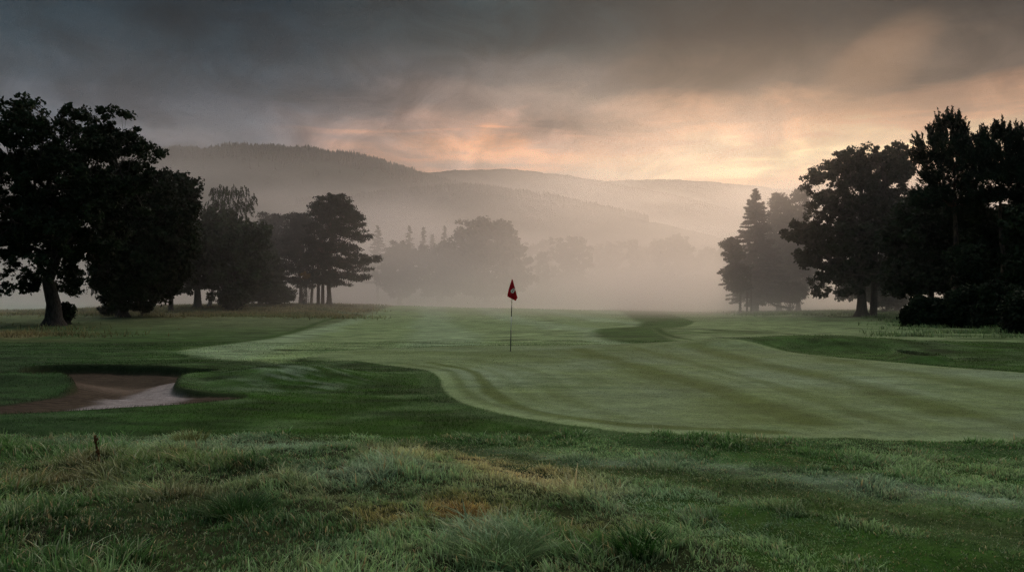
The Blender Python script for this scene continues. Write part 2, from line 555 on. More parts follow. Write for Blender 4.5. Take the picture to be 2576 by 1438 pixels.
    c = c * (1 + (n6 - 0.5) * 1.5 * rg)[:, None] * (0.88 + 0.24 * n2)[:, None]
    # sand: dry brown and a wet fan, its sheen painted pale
    sc = np.tile(C_SAND, (n, 1)) * (0.75 + 0.5 * n2)[:, None]
    fc_ = np.interp(dy, [940, 948, 965, 985, 1010, 1030, 1040], [560, 520, 450, 392, 345, 318, 300])
    fw_ = np.interp(dy, [940, 948, 965, 985, 1010, 1030, 1040], [10, 20, 46, 72, 112, 130, 130])
    fan = sstep(1.35, 0.60, np.abs(dx - fc_) / fw_ + (n4 - 0.5) * 0.9 + (n2 - 0.5) * 0.5)
    fan = fan * (0.72 + 0.5 * (vnoise(P * np.array((0.5, 1.0), np.float32), 0.10, 2, 37) - 0.3))
    sc = sc * (0.85 + 0.3 * np.sin(P[:, 1] * 38 + P[:, 0] * 6 + 5 * n1) * sstep(0.4, 0.6, n1))[:, None]
    sc = mixc(sc, np.array((0.310, 0.285, 0.280)), np.clip(fan, 0, 1) * 0.85)
    bed = np.exp(-(((dx - 310) / 120) ** 2 + ((dy - 968) / 9) ** 2))
    sc = mixc(sc, np.array((0.20, 0.155, 0.12)), bed * 0.5)
    c = mixc(c, sc, sstep(0.015, -0.03, zn['sand']))
    lipd = sstep(0.10, 0.02, np.abs(zn['sand'] - 0.02))
    c = mixc(c, np.array((0.020, 0.026, 0.012)), lipd * 0.7)  # dark line painted along the sand edge as the lip's shadow
    return c


# ================================================================== materials
MATS = {}


def new_mat(name):
    m = bpy.data.materials.new(name); m.use_nodes = True
    m.node_tree.nodes.clear()
    MATS[name] = m
    return m, N(m.node_tree)


def finish(m, g, shader):
    o = g.new('ShaderNodeOutputMaterial')
    m.node_tree.links.new(shader, o.inputs[0])
    return m


def principled(g, colr, rough, spec=0.3, normal=None, **kw):
    b = g.new('ShaderNodeBsdfPrincipled')
    g.put(b.inputs['Base Color'], colr if isinstance(colr, bpy.types.NodeSocket) else (*colr, 1))
    g.put(b.inputs['Roughness'], rough)
    g.put(b.inputs['Specular IOR Level'], spec)
    if normal is not None: g.put(b.inputs['Normal'], normal)
    for k, v in kw.items(): g.put(b.inputs[k], v)
    return b.outputs[0]


def bumpn(g, hgt, strength, dist):
    b = g.new('ShaderNodeBump')
    b.inputs['Strength'].default_value = strength
    b.inputs['Distance'].default_value = dist
    g.put(b.inputs['Height'], hgt)
    return b.outputs[0]


def turf_material(name, fine, rough=0.85, bumpd=0.02, spec=0.06):
    m, g = new_mat(name)
    a = g.new('ShaderNodeVertexColor', layer_name='tint')
    co = g.new('ShaderNodeTexCoord').outputs['Object']
    nf = g.noise(co, fine, 4, 0.7)
    ns = g.noise(co, fine * 0.22, 4, 0.65)
    v = g.rng(g.m('ADD', g.m('MULTIPLY', nf, 0.6), g.m('MULTIPLY', ns, 0.4)), 0.30, 0.70, 0.60, 1.42)
    c = g.mix(1.0, a.outputs[0], g.xyz(v, v, v), 'MULTIPLY')
    nb = g.noise(co, fine * 0.7, 5, 0.75)
    return finish(m, g, principled(g, c, rough, spec, bumpn(g, nb, 0.7, bumpd)))


M_TURF = turf_material('turf', 42.0)
M_SAND = turf_material('sand', 60.0, 0.85, 0.006, 0.05)


def grass_material(name, transl=0.35, rough=0.5, spec=0.16):
    m, g = new_mat(name)
    a = g.new('ShaderNodeVertexColor', layer_name='tint')
    b = principled(g, a.outputs[0], rough, spec)
    t = g.new('ShaderNodeBsdfTranslucent'); g.put(t.inputs[0], a.outputs[0])
    mx = g.new('ShaderNodeMixShader'); mx.inputs[0].default_value = transl
    m.node_tree.links.new(b, mx.inputs[1]); m.node_tree.links.new(t.outputs[0], mx.inputs[2])
    return finish(m, g, mx.outputs[0])


M_GRASS = grass_material('grass_blades')


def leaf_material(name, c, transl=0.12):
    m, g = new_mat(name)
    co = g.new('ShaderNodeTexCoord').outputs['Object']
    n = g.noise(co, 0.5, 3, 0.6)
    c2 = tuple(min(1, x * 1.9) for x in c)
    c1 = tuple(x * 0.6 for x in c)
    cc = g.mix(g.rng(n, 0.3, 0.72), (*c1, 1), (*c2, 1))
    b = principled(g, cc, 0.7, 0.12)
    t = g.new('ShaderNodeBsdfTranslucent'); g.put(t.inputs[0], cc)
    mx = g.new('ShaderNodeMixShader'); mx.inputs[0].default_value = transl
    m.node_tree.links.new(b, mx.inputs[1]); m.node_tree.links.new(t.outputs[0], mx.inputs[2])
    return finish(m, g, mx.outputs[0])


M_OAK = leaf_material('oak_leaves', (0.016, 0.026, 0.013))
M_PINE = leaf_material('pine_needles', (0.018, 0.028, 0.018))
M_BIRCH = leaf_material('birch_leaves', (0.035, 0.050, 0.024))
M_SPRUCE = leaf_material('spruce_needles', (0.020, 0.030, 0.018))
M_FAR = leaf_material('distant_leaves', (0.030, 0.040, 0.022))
M_RUST = leaf_material('yellowing_leaves', (0.16, 0.10, 0.025))


def bark_material(name, c1, c2):
    m, g = new_mat(name)
    co = g.new('ShaderNodeTexCoord').outputs['Object']
    mp = g.new('ShaderNodeMapping'); g.put(mp.inputs['Vector'], co); mp.inputs['Scale'].default_value = (1, 1, 0.25)
    n = g.noise(mp.outputs[0], 9.0, 5, 0.7)
    return finish(m, g, principled(g, g.mix(g.rng(n, 0.35, 0.65), (*c1, 1), (*c2, 1)), 0.85, 0.2, bumpn(g, n, 0.8, 0.04)))


M_BARK = bark_material('bark', (0.022, 0.020, 0.018), (0.070, 0.062, 0.054))
M_BIRCHBARK = bark_material('birch_bark', (0.05, 0.05, 0.045), (0.42, 0.41, 0.38))
M_PINEBARK = bark_material('pine_bark', (0.030, 0.022, 0.018), (0.10, 0.066, 0.046))


def plain(name, c, rough, spec=0.4, nz=0.0):
    m, g = new_mat(name)
    co = g.new('ShaderNodeTexCoord').outputs['Object']
    n = g.noise(co, 22.0, 4, 0.6)
    v = g.rng(n, 0.3, 0.7, 1 - nz, 1 + nz)
    return finish(m, g, principled(g, g.mix(1.0, (*c, 1), g.xyz(v, v, v), 'MULTIPLY'), rough, spec))


M_WHITE = plain('white_fibreglass', (0.72, 0.72, 0.68), 0.4, 0.5, 0.06)
M_BLACK = plain('dark_band', (0.020, 0.020, 0.022), 0.4, 0.5, 0.1)
M_NUM = plain('white_print', (0.88, 0.86, 0.80), 0.6, 0.3, 0.05)
M_CUP = plain('cup_liner_and_shade', (0.02, 0.02, 0.018), 0.7, 0.2, 0.1)


def red_cloth():
    m, g = new_mat('red_cloth')
    co = g.new('ShaderNodeTexCoord').outputs['Object']
    n = g.noise(co, 9.0, 3, 0.6)
    c = g.mix(g.rng(n, 0.3, 0.7), (0.42, 0.008, 0.018, 1), (0.60, 0.016, 0.030, 1))
    b = principled(g, c, 0.75, 0.2)
    t = g.new('ShaderNodeBsdfTranslucent'); g.put(t.inputs[0], c)
    mx = g.new('ShaderNodeMixShader'); mx.inputs[0].default_value = 0.35
    m.node_tree.links.new(b, mx.inputs[1]); m.node_tree.links.new(t.outputs[0], mx.inputs[2])
    return finish(m, g, mx.outputs[0])


M_RED = red_cloth()


def hill_material(name, c1, c2):
    m, g = new_mat(name)
    co = g.new('ShaderNodeTexCoord').outputs['Object']
    n = g.noise(co, 0.012, 5, 0.6)
    n2 = g.noise(co, 0.09, 4, 0.7)
    c = g.mix(g.rng(n, 0.4, 0.62), (*c1, 1), (*c2, 1))
    v = g.rng(n2, 0.3, 0.7, 0.7, 1.3)
    return finish(m, g, principled(g, g.mix(1.0, c, g.xyz(v, v, v), 'MULTIPLY'), 0.9, 0.1))


M_HILL = hill_material('wooded_hillside', (0.022, 0.034, 0.024), (0.045, 0.055, 0.036))
M_MOOR = hill_material('moorland', (0.055, 0.050, 0.036), (0.090, 0.075, 0.050))


def volume_material(name, density, c=(0.985, 0.98, 0.975), g_=0.55):
    m, g = new_mat(name)
    v = g.new('ShaderNodeVolumePrincipled')
    v.inputs['Color'].default_value = (*c, 1)
    v.inputs['Density'].default_value = density
    v.inputs['Anisotropy'].default_value = g_
    o = g.new('ShaderNodeOutputMaterial')
    m.node_tree.links.new(v.outputs[0], o.inputs['Volume'])
    return m


# ================================================================== ground sheets
def warp(lo, hi, dens):
    """values from lo to hi with local spacing dens(v)"""
    out = [lo]
    while out[-1] < hi:
        out.append(out[-1] + dens(out[-1]))
    return np.array(out, np.float32)


ys = warp(-3.0, 900.0, lambda y: 0.10 if y < 3 else (0.022 if y < 10 else (0.030 if y < 20 else 0.0024 * y * (1 + max(0, y - 40) * 0.012))))
ss = warp(-1.3, 1.3, lambda s: 0.0022 if abs(s) < 0.62 else 0.02)
SX, SY = np.meshgrid(ss, ys)
GX = (SX * (SY + 4.2)).ravel(); GY = SY.ravel()
GP = np.stack([GX, GY], 1).astype(np.float32)
ZN = zones(GP)
GZ = height(GP, ZN)
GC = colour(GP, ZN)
nr, nc = len(ys), len(ss)
idx = np.arange(nr * nc).reshape(nr, nc)
Q = np.stack([idx[:-1, :-1], idx[:-1, 1:], idx[1:, 1:], idx[1:, :-1]], -1).reshape(-1, 4)
fz = {k: ZN[k][Q].mean(1) for k in ('green', 'fair', 'sand')}
VG = np.column_stack([GP, GZ]).astype(np.float32)
is_sand = fz['sand'] < 0
is_green = (fz['green'] < 0) & ~is_sand
is_fair = (fz['fair'] < 0) & ~is_green & ~is_sand


def sheet(name, mask, mat):
    q = Q[mask]
    u, inv = np.unique(q, return_inverse=True)
    o = mesh_obj(name, VG[u], [inv.reshape(-1, 4)], mat, colors=GC[u], smooth=True)
    return tag(o, kind='structure')


print('ground', nr, nc, nr * nc)
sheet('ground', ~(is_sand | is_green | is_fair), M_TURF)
sheet('putting_green', is_green, M_TURF)
sheet('fairway', is_fair, M_TURF)
sheet('bunker_sand', is_sand, M_SAND)

# the land all round, lower than the detailed sheet
m, g = new_mat('outer_land')
co = g.new('ShaderNodeTexCoord').outputs['Object']
nn = g.noise(co, 0.02, 5, 0.6)
M_LAND = finish(m, g, principled(g, g.mix(g.rng(nn, 0.35, 0.65), (0.09, 0.12, 0.06, 1), (0.16, 0.19, 0.11, 1)), 0.9, 0.1))
ang = np.linspace(0, 2 * math.pi, 73)[:-1]
rr = [1.0, 40, 150, 500, 1200, 2500, 5200]
vv = [(0, 0, -0.75)]
for r_ in rr:
    for a_ in ang:
        vv.append((r_ * math.cos(a_), r_ * math.sin(a_), -0.75))
tri = [(0, 1 + i, 1 + (i + 1) % 72) for i in range(72)]
qd = [(1 + k * 72 + i, 1 + (k + 1) * 72 + i, 1 + (k + 1) * 72 + (i + 1) % 72, 1 + k * 72 + (i + 1) % 72) for k in range(len(rr) - 1) for i in range(72)]
tag(mesh_obj('land', vv, [np.array(tri), np.array(qd)], M_LAND), kind='structure')


# ================================================================== grass
def blades(name, P, H, W, lean, ldir, colr, tipc, label, segs=3):
    """P (n,3) roots, H heights, W widths, lean = how far the tip goes sideways (fraction of H)"""
    n = len(P)
    a = RNG.uniform(0, 2 * math.pi, n)
    side = np.stack([np.cos(a), np.sin(a), np.zeros(n)], 1)
    d = np.stack([np.cos(ldir), np.sin(ldir), np.zeros(n)], 1)
    V = []; C = []
    for k in range(segs):
        t = k / segs
        ctr = P + d * (lean * H * t ** 1.8)[:, None]
        ctr[:, 2] += H * (t - 0.28 * np.clip(lean, 0, 1.6) * t * t)
        wd = (W * 0.5 * (1 - 0.75 * t ** 1.4))[:, None]
        V += [ctr - side * wd, ctr + side * wd]
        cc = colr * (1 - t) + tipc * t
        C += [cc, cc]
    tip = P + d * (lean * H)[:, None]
    tip[:, 2] += H * (1 - 0.28 * np.clip(lean, 0, 1.6))
    V.append(tip); C.append(tipc)
    k = 2 * segs + 1
    V = np.stack(V, 1).reshape(-1, 3); C = np.stack(C, 1).reshape(-1, 3)
    b = (np.arange(n) * k)[:, None]
    quads = [b + np.array([[2 * i, 2 * i + 1, 2 * i + 3, 2 * i + 2]]) for i in range(segs - 1)]
    tris = b + np.array([[2 * segs - 2, 2 * segs - 1, 2 * segs]])
    fs = ([np.concatenate(quads)] if quads else []) + [tris]
    o = mesh_obj(name, V, fs, M_GRASS, colors=C)
    if label is not None: tag(o, label, 'grass', kind='stuff')
    return o


def rough_k(P):
    dx, dy = toD(P)
    return sstep(-6, 40, dy - np.interp(dx, RX, RY))


PATCH = [  # photo centre, radii, (colour, amount): plant colours, and the lower-left dimming painted dark
    ((140, 1225), (190, 45), C_TAN * 0.5, 0.8), ((230, 1180), (70, 30), C_TAN * 0.6, 0.6), ((480, 1270), (150, 40), C_TAN * 0.45, 0.8),
    ((450, 1160), (110, 35), np.array((0.15, 0.15, 0.05)), 0.55), ((1150, 1300), (120, 42), np.array((0.30, 0.19, 0.055)), 0.85),
    ((960, 1320), (90, 30), np.array((0.26, 0.15, 0.05)), 0.7), ((1330, 1195), (140, 38), np.array((0.42, 0.32, 0.15)), 0.85),
    ((1180, 1155), (170, 24), np.array((0.40, 0.32, 0.15)), 0.8), ((1020, 1140), (110, 20), np.array((0.30, 0.25, 0.12)), 0.6),
    ((1420, 1240), (150, 28), np.array((0.38, 0.32, 0.18)), 0.7), ((1640, 1270), (140, 35), C_DEW * 0.8, 0.6),
    ((700, 1130), (220, 30), C_DEW * 0.85, 0.75), ((860, 1215), (170, 34), C_DEW * 0.7, 0.75), ((1000, 1200), (150, 35), C_DEW * 0.65, 0.6),
    ((250, 1115), (250, 18), C_DEW * 0.5, 0.7), ((1230, 1385), (110, 60), C_DEW * 0.75, 0.8), ((800, 1390), (200, 40), np.array((0.06, 0.12, 0.06)), 0.6),
    ((620, 1330), (200, 60), np.array((0.035, 0.085, 0.035)), 0.6), ((250, 1370), (360, 80), np.array((0.016, 0.040, 0.012)), 0.85), ((820, 1270), (90, 24), C_TAN * 0.6, 0.55), ((620, 1205), (110, 26), np.array((0.020, 0.045, 0.012)), 0.8), ((1010, 1262), (120, 26), np.array((0.024, 0.055, 0.016)), 0.75), ((1520, 1330), (120, 26), np.array((0.30, 0.24, 0.10)), 0.5), ((700, 1240), (60, 18), C_TAN * 0.5, 0.6), ((1830, 1300), (160, 22), np.array((0.022, 0.050, 0.014)), 0.6),  # the widest dark entry paints vignette shade into the lower-left grass
    ((1620, 1370), (110, 50), np.array((0.025, 0.080, 0.015)), 0.7), ((950, 1300), (60, 25), np.array((0.04, 0.11, 0.03)), 0.6),
    ((2200, 1290), (260, 18), np.array((0.075, 0.095, 0.025)), 0.8), ((2450, 1400), (220, 60), np.array((0.03, 0.055, 0.02)), 0.6),
    ((1900, 1330), (200, 30), C_DEW * 0.6, 0.5), ((2100, 1230), (350, 22), C_DEW * 0.8, 0.6),
]


def grass_colour(P):
    dx, dy = toD(P)
    n = len(P)
    n1 = vnoise(P, 0.9, 3, 41); n2 = vnoise(P, 0.3, 2, 42); n3 = vnoise(P, 0.16, 2, 44)
    c = mixc(np.tile(np.array((0.058, 0.125, 0.036)), (n, 1)), np.array((0.150, 0.235, 0.100)), sstep(0.42, 0.68, n1))
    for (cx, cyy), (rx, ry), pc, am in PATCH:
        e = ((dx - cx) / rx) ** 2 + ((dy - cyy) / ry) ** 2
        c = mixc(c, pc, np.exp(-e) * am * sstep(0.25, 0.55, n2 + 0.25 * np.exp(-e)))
    c = mixc(c, C_TAN * 0.9, sstep(0.74, 0.86, n3) * 0.45)
    bd, bk = front_bands(P)
    c = mixc(c, C_DEW * 0.65, np.clip(bd, 0, 1) * 0.5)
    c = mixc(c, np.array((0.034, 0.060, 0.012)), np.clip(bk, 0, 1) * 0.85)
    return c


def tufted(n_tuft, per, ymin, ymax, keep, hgt, spread, wfac=1.0):
    """tufts of blades: random centres in the view wedge; keep(P) gives the chance a tuft is kept"""
    u = RNG.uniform(0, 1, n_tuft)
    Y = np.sqrt(ymin ** 2 + u * (ymax ** 2 - ymin ** 2))
    X = RNG.uniform(-1, 1, n_tuft) * (0.66 * Y + 0.6)
    T = np.stack([X, Y], 1)
    T = T[RNG.uniform(0, 1, n_tuft) < keep(T)]
    th = hgt(T) * RNG.lognormal(0, 0.25, len(T))
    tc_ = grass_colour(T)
    tn = RNG.uniform(0, 1, len(T))
    k = np.repeat(np.arange(len(T)), per)
    m_ = len(k)
    off = RNG.normal(0, 1, (m_, 2)) * spread * (0.6 + 8 * th[k])[:, None]
    P2 = T[k] + off
    ldir = np.arctan2(off[:, 1], off[:, 0]) + RNG.normal(0, 0.7, m_)
    wind = vnoise(P2, 1.3, 2, 51) * 8.0
    ldir = np.where(RNG.uniform(0, 1, m_) < 0.45, wind, ldir)
    r0 = np.sqrt((off ** 2).sum(1)) / (spread + 1e-6)
    H = th[k] * RNG.uniform(0.45, 1.15, m_)
    lean = np.clip(0.25 + 0.18 * r0 + RNG.normal(0, 0.30, m_), 0.05, 1.7)
    W = (0.0062 + 0.030 * H) * RNG.uniform(0.6, 1.4, m_) * wfac * np.maximum(1, P2[:, 1] / 6.0)
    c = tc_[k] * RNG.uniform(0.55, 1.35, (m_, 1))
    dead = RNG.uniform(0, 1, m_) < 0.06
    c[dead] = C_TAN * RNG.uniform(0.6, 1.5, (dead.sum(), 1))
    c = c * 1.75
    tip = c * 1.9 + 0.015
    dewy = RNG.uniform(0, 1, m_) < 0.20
    tip[dewy] = tip[dewy] * 0.5 + np.array((0.50, 0.53, 0.36)) * RNG.uniform(0.4, 1.3, (dewy.sum(), 1))  # dew, with warm highlights painted into the tips
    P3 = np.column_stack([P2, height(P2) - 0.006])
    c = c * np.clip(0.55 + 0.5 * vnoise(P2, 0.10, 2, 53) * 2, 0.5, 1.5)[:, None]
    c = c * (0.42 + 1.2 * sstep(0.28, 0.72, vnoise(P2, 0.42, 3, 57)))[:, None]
    return P3, H, W, lean, ldir, c * 0.38, tip  # roots darkened to paint in the shade between blades


def cat_(*ts):
    return [np.concatenate(x) for x in zip(*ts)]


def tall_h(P):
    dx, dy = toD(P)
    n = vnoise(P, 0.55, 3, 61)
    h = 0.036 + 0.100 * sstep(0.35, 0.75, n)
    h = h * (0.35 + 0.65 * rough_k(P))
    h *= 1 - 0.55 * sstep(1350, 2100, dx)
    return h


# long rough
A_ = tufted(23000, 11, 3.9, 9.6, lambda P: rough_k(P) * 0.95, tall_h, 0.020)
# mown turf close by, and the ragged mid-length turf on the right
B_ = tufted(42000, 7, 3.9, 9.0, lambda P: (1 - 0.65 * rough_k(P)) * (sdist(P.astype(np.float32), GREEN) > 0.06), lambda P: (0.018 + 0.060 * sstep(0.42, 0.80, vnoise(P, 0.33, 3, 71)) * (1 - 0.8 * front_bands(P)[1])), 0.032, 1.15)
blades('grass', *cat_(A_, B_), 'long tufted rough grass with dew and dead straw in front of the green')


# short turf further off: single small blades in turf colour, lightened for missed sky light
def turf_blades(n, y0, y1, hh, ww, name, label):
    u = RNG.uniform(0, 1, n)
    Y = y0 * (y1 / y0) ** u
    X = RNG.uniform(-1, 1, n) * (0.66 * Y + 0.6)
    P = np.stack([X, Y], 1).astype(np.float32)
    zn = zones(P)
    keep = (zn['sand'] > -0.02) & ~((zn['green'] < 0) & (RNG.uniform(0, 1, n) < 0.55))
    P = P[keep]; zn = {k: v[keep] for k, v in zn.items()}
    c = colour(P, zn)
    m_ = len(P)
    gr = zn['green'] < 0
    lip = (np.abs(zn['sand']) < 0.12)
    sc = P[:, 1] / 12.0
    H = np.where(gr, hh * 0.4, hh) * RNG.uniform(0.5, 1.3, m_) * np.where(lip, 1.6, 1.0) * (0.6 + 0.8 * vnoise(P, 1.2, 2, 72))
    W = ww * sc * RNG.uniform(0.7, 1.3, m_)
    c = c * RNG.uniform(0.55, 1.5, (m_, 1))
    P3 = np.column_stack([P, height(P, zn) - 0.003])
    ld = vnoise(P, 0.8, 2, 73) * 9
    blades(name, P3, H, W, RNG.uniform(0.1, 0.9, m_), ld, c * 1.15, c * 1.8, label, segs=1)


turf_blades(260000, 8.4, 30.0, 0.034, 0.006, 'grass', 'short mown turf of the green surrounds and banks around the bunker')


def coarse_rough(n, name, label):
    """long pale grass at the feet of the woods"""
    Y = RNG.uniform(33, 125, n); X = (RNG.uniform(-1, 1, n)) * 0.68 * Y
    P = np.stack([X, Y], 1).astype(np.float32)
    dx, dy = toD(P)
    k = (sstep(1000, 800, dx) * sstep(808, 798, dy) + np.exp(-(((dx - 40) / 170) ** 2 + ((dy - 842) / 11) ** 2))
         + sstep(2150, 2300, dx) * sstep(866, 850, dy) + 0.7 * sstep(1800, 2000, dx) * sstep(800, 786, dy))
    k *= sstep(0.28, 0.55, vnoise(P, 4.0, 2, 81))
    P = P[RNG.uniform(0, 1, n) < np.clip(k, 0, 1)]
    m_ = len(P); c = colour(P)
    c = mixc(c, C_TAN, RNG.uniform(0, 0.7, m_) * sstep(1300, 900, toD(P)[0]))
    H = RNG.uniform(0.10, 0.34, m_); W = 0.0011 * P[:, 1] * RNG.uniform(0.6, 1.4, m_)
    c = c * RNG.uniform(0.7, 1.3, (m_, 1))
    P3 = np.column_stack([P, height(P) - 0.01])
    blades(name, P3, H, W, RNG.uniform(0.1, 0.9, m_), RNG.uniform(0, 6.3, m_), c * 1.1, c * 1.7, label, segs=2)  # tips lightened too, for the sky light upright blades lose


coarse_rough(420000, 'grass', 'straw coloured long grass along the feet of the trees')

# ================================================================== tubes and trees
def tube(V, Fq, pts, rad, sides=6):
    """append one tapered tube to the lists V (list of arrays) and Fq; pts (k,3), rad (k,)"""
    pts = np.asarray(pts, float); k = len(pts)
    base = sum(len(v) for v in V)
    t = np.gradient(pts, axis=0)
    t /= np.linalg.norm(t, axis=1)[:, None] + 1e-9
    ref = np.array((0.0, 0.0, 1.0)) if abs(t[:, 2]).mean() < 0.8 else np.array((1.0, 0.0, 0.0))
    u = np.cross(t, ref); u /= np.linalg.norm(u, axis=1)[:, None] + 1e-9
    v = np.cross(t, u)
    a = np.linspace(0, 2 * math.pi, sides, endpoint=False)
    ring = pts[:, None, :] + (u[:, None, :] * np.cos(a)[None, :, None] + v[:, None, :] * np.sin(a)[None, :, None]) * np.asarray(rad)[:, None, None]
    V.append(ring.reshape(-1, 3))
    i = np.arange(k - 1)[:, None] * sides; j = np.arange(sides)[None, :]; jn = (j + 1) % sides
    q = np.stack([base + i + j, base + i + jn, base + i + sides + jn, base + i + sides + j], -1).reshape(-1, 4)
    Fq.append(q)


class Tubes:
    def __init__(self): self.V = []; self.F = []; self.n = 0
    def add(self, pts, rad, sides=6):
        V = []; Fq = []
        tube(V, Fq, pts, rad, sides)
        self.V.append(V[0]); self.F.append(Fq[0] + self.n); self.n += len(V[0])


def bez(a, b, bow, k=6, jit=0.0):
    t = np.linspace(0, 1, k)[:, None]
    m_ = (a + b) / 2 + bow
    q = (1 - t) ** 2 * a + 2 * t * (1 - t) * m_ + t ** 2 * b
    if jit: q[1:-1] += RNG.normal(0, jit, (k - 2, 3))
    return q


def kmeans(P, k, it=5):
    k = max(1, min(k, len(P)))
    c = P[RNG.choice(len(P), k, replace=False)].copy()
    for _ in range(it):
        d = ((P[:, None, :] - c[None]) ** 2).sum(2)
        lab = d.argmin(1)
        for i in range(k):
            if (lab == i).any(): c[i] = P[lab == i].mean(0)
    return c, lab


def rand_dirs(n):
    d = RNG.normal(0, 1, (n, 3))
    return d / (np.linalg.norm(d, axis=1)[:, None] + 1e-9)


def diamonds(ctr, ax, sd, la, lb):
    """flat diamond leaves: centre, long axis, side axis, half length, half width"""
    a = ctr - ax * la[:, None]; b = ctr + sd * lb[:, None]; c = ctr + ax * la[:, None]; d = ctr - sd * lb[:, None]
    V = np.stack([a, b, c, d], 1).reshape(-1, 3)
    F_ = np.arange(len(V)).reshape(-1, 4)
    return V, F_


def perp(a):
    r = rand_dirs(len(a)); s = np.cross(a, r)
    return s / (np.linalg.norm(s, axis=1)[:, None] + 1e-9)


def foliage(P, ctr, style, per, size, spread):
    """leaves round the twig points P; ctr = middle of the crown"""
    n = len(P); k = np.repeat(np.arange(n), per); m_ = len(k)
    out = P - ctr; out /= np.linalg.norm(out, axis=1)[:, None] + 1e-9
    if style == 'broad':
        rad = spread * RNG.uniform(0.6, 1.35, n)
        C = P[k] + rand_dirs(m_) * (rad[k] * RNG.uniform(0, 1, m_) ** 0.5)[:, None] * np.array((1, 1, 0.7))
        ax = rand_dirs(m_); la = size * RNG.uniform(0.6, 1.25, m_)
        return diamonds(C, ax, perp(ax), la, la * 0.62)
    if style == 'shoot':
        d = out * 0.65 + np.array((0, 0, 0.75)) + RNG.normal(0, 0.28, (n, 3))
        d /= np.linalg.norm(d, axis=1)[:, None]
        L = spread * RNG.uniform(0.7, 1.4, n)
        t = RNG.uniform(-0.4, 1, m_)
        C = P[k] + d[k] * (t * L[k])[:, None] + RNG.normal(0, spread * 0.10, (m_, 3))
        ax = d[k] + rand_dirs(m_) * 0.75; ax /= np.linalg.norm(ax, axis=1)[:, None]
        la = size * RNG.uniform(0.7, 1.3, m_)
        # long upswept leaders round the outside of the crown
        ext = np.linalg.norm((P - ctr) * np.array((1, 1, 0.8)), axis=1) + 0.35 * (P[:, 2] - ctr[2])
        lead = np.where(ext > np.quantile(ext, 0.84))[0]
        kk = np.repeat(lead, 44); mm = len(kk)
        d2_ = d.copy(); d2_[:, 2] += 0.12; d2_ /= np.linalg.norm(d2_, axis=1)[:, None]
        L2 = RNG.uniform(0.5, 1.05, n); t2 = RNG.uniform(0, 1, mm)
        C2 = P[kk] + d2_[kk] * (t2 * L2[kk])[:, None] + RNG.normal(0, 0.055, (mm, 3)) * (1.25 - t2)[:, None]
        ax2 = d2_[kk] + rand_dirs(mm) * 0.7; ax2 /= np.linalg.norm(ax2, axis=1)[:, None]
        C = np.concatenate([C, C2]); ax = np.concatenate([ax, ax2]); la = np.concatenate([la, size * 0.95 * RNG.uniform(0.7, 1.2, mm)])
        return diamonds(C, ax, perp(ax), la, la * 0.26)
    if style == 'plate':       # flat cloud-like pads of a mature pine
        rad = spread * RNG.uniform(0.7, 1.4, n)
        C = P[k] + rand_dirs(m_) * (rad[k] * RNG.uniform(0, 1, m_) ** 0.5)[:, None] * np.array((1, 1, 0.42))
        ax = rand_dirs(m_) * 0.7 + np.array((0, 0, 0.6)); ax /= np.linalg.norm(ax, axis=1)[:, None]
        la = size * RNG.uniform(0.7, 1.3, m_)
        return diamonds(C, ax, perp(ax), la, la * 0.38)
    if style == 'weep':
        L = spread * RNG.uniform(1.0, 2.6, n)
        t = RNG.uniform(0, 1, m_)
        C = P[k] + np.stack([out[k, 0] * 0.35 * np.sqrt(t) * L[k], out[k, 1] * 0.35 * np.sqrt(t) * L[k], -t * L[k]], 1) + RNG.normal(0, spread * 0.11, (m_, 3))
        ax = rand_dirs(m_) * 0.6 + np.array((0, 0, -0.8)); ax /= np.linalg.norm(ax, axis=1)[:, None]
        la = size * RNG.uniform(0.6, 1.2, m_)
        return diamonds(C, ax, perp(ax), la, la * 0.45)


def gz(x, y):
    return float(height(np.array([[x, y]], np.float32))[0])


